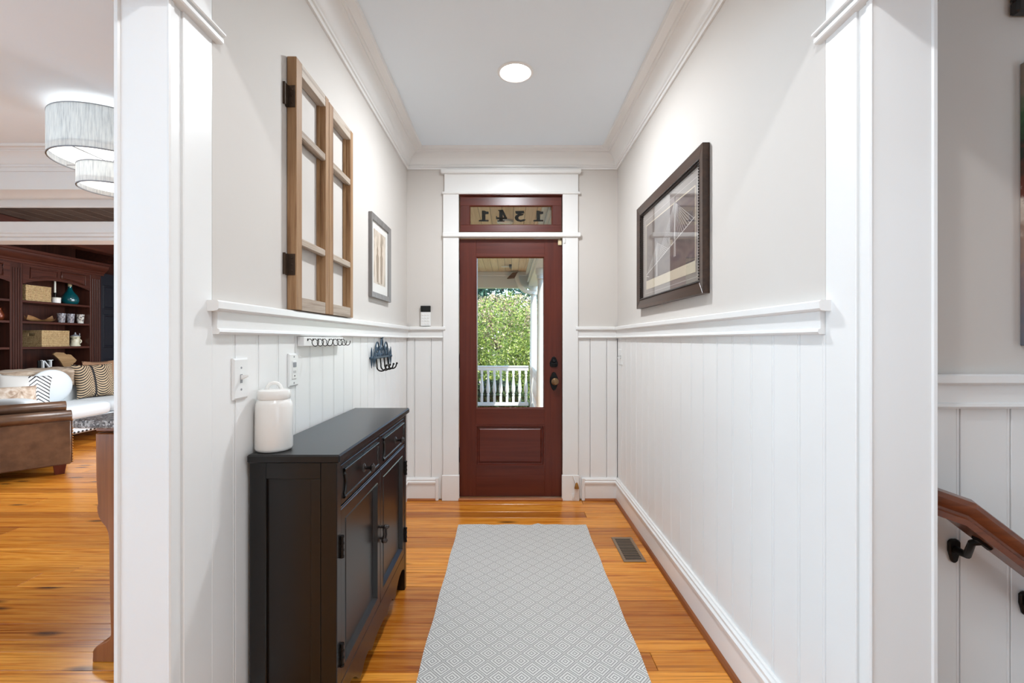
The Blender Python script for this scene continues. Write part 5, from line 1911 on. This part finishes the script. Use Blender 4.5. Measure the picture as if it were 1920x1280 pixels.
A(puff(MB(), -.46, -.22, -.36, .36, .36, .615), 'backrest', smooth=60)
for x, y in ((.37, -.40), (.37, .40), (-.38, -.40), (-.38, .40)):
    mb = MB()
    a, b = .045, .034
    mb.add([(x - b, y - b, 0), (x + b, y - b, 0), (x + b, y + b, 0), (x - b, y + b, 0), (x - a, y - a, .09), (x + a, y - a, .09), (x + a, y + a, .09), (x - a, y + a, .09)], [(0, 1, 2, 3), (4, 5, 6, 7), (0, 1, 5, 4), (1, 2, 6, 5), (2, 3, 7, 6), (3, 0, 4, 7)])
    A(mb, 'foot', ac, M_MAHOG, bevel=.003, label='reddish wooden foot')

# ---- granite-topped trestle table against the hall wall
t = NT('grey speckled granite')
v = t.coord()
vo = t.n('ShaderNodeTexVoronoi', {'Vector': v, 'Scale': 150.0})
sep = t.n('ShaderNodeSeparateColor', {0: vo.outputs['Color']}).outputs[0]
M_GRAN = t.set(t.ramp(t.math('ADD', t.math('MULTIPLY', sep, .6), t.math('MULTIPLY', t.noise(v, 30, 4), .5)), [(.25, (70, 64, 62)), (.45, (122, 114, 110)), (.6, (150, 140, 134)), (.8, (196, 190, 186))]), .16)
M_WALNUT = wood('walnut trestle', [(.3, (104, 56, 24)), (.55, (146, 84, 40)), (.8, (170, 104, 56))], 'z', .3, 1, False)
tb = thing('granite_table', (-1.34, 2.3, 0), 'wooden trestle table with a grey granite top in the dining room behind the left post', 'table')
TX0, TX1, TY0, TY1, TZ = -1.648, -1.03, 1.70, 2.92, .946
rr = .03
poly = [(TX0 + rr, TY0), (TX1, TY0), (TX1, TY1), (TX0 + rr, TY1), (TX0 + .008, TY1 - .01), (TX0, TY1 - rr), (TX0, TY0 + rr), (TX0 + .008, TY0 + .009)]
build(MB().prism(poly, 'z', TZ - .030, TZ), 'granite_top', M_GRAN, parent=tb, bevel=.003)
build(MB().box(TX0 + .06, TX1 - .04, TY0 + .05, TY1 - .05, TZ - .05, TZ - .030, .002), 'under_frame', M_WALNUT, parent=tb)
yl = 1.76


def LP(px, py): return (PX(px, yl), PZ(py, yl))


side = [LP(178, 812), LP(179, 900), LP(182, 945), LP(180.5, 950), LP(181, 960), LP(184, 970), LP(190, 980), LP(197, 988), LP(201, 998), LP(203, 1012), LP(204, 1100), LP(206.5, 1188), LP(205, 1197), LP(198, 1203), LP(188, 1207), LP(179, 1213), LP(173, 1220), LP(172, 1241)]
side = [(x, max(z, 0)) for x, z in side]
side[-1] = (side[-1][0], 0.0)
cxl = -1.475
poly = [(x, z) for x, z in side] + [(2 * cxl - x, z) for x, z in side][::-1]
poly = [(x, min(z, TZ - .05)) for x, z in poly]
for y in (yl, 2.78):
    build(MB().prism(poly, 'y', y, y + .07), 'trestle_leg', M_WALNUT, parent=tb, bevel=.004)
build(MB().box(cxl - .03, cxl + .03, yl + .07, 2.78, .30, .38, .004), 'stretcher', M_WALNUT, parent=tb)

# ---- two-tier drum pendant
M_SHADE = NT('pale linen shade')
_v = M_SHADE.coord((60, 60, 5))
_n = M_SHADE.noise(_v, 2, 4)
M_SHADE.bump(_n, .2, .002)
_c = M_SHADE.ramp(_n, [(.3, (186, 190, 192)), (.5, (214, 217, 217)), (.7, (228, 230, 228))])
_tl = M_SHADE.n('ShaderNodeBsdfTranslucent', {'Color': _c})
_mx = M_SHADE.n('ShaderNodeMixShader', {0: .4, 1: M_SHADE.b.outputs[0], 2: _tl.outputs[0]})
M_SHADE.l(_mx.outputs[0], M_SHADE.t.nodes['Material Output'].inputs['Surface'])
M_SHADE = M_SHADE.set(_c, .9)
M_SHIN = paint('white shade lining', (240, 240, 238), .7, 0)
M_DIFF = emit('lit diffuser', (255, 252, 246), 1.1)
px_, py_ = -2.595, 3.0
pd = thing('drum_pendant', (px_, py_, ZC), 'two-tier pale linen drum pendant lamp in the dining room', 'pendant lamp')


def drum(r, z0, z1, nm):
    d = build(MB().lathe([(r - .004, z0), (r, z0), (r, z1), (r - .004, z1)], px_, py_, 0, 64, cap=False), nm, M_SHADE, parent=pd, smooth=50)
    for z in (z0, z1):
        build(MB().lathe([(r + .001, z - .003), (r + .0015, z), (r + .001, z + .003), (r - .006, z + .003), (r - .006, z - .003)], px_, py_, 0, 64, cap=False), 'rim', M_GREY, parent=d, smooth=50)
    return d


d1 = drum(.3235, 2.391, 2.650, 'upper_shade')
d2 = drum(.190, 2.233, 2.362, 'lower_shade')
build(MB().lathe([(.317, 2.43), (.001, 2.43)], px_, py_, 0, 48, cap=False), 'diffuser', M_DIFF, parent=d1)
build(MB().lathe([(.184, 2.262), (.001, 2.262)], px_, py_, 0, 48, cap=False), 'diffuser', M_DIFF, parent=d2)
build(MB().lathe([(.06, ZC), (.06, ZC - .02), (.012, ZC - .025), (.010, 2.27)], px_, py_, 0, 20), 'stem', M_GREY, parent=pd, smooth=40)
for a in (0, PI / 2):
    build(MB().tube([(px_ - .318 * math.cos(a), py_ - .318 * math.sin(a), 2.40), (px_ + .318 * math.cos(a), py_ + .318 * math.sin(a), 2.40)], .003, 6), 'spider_rod', M_GREY, parent=pd)
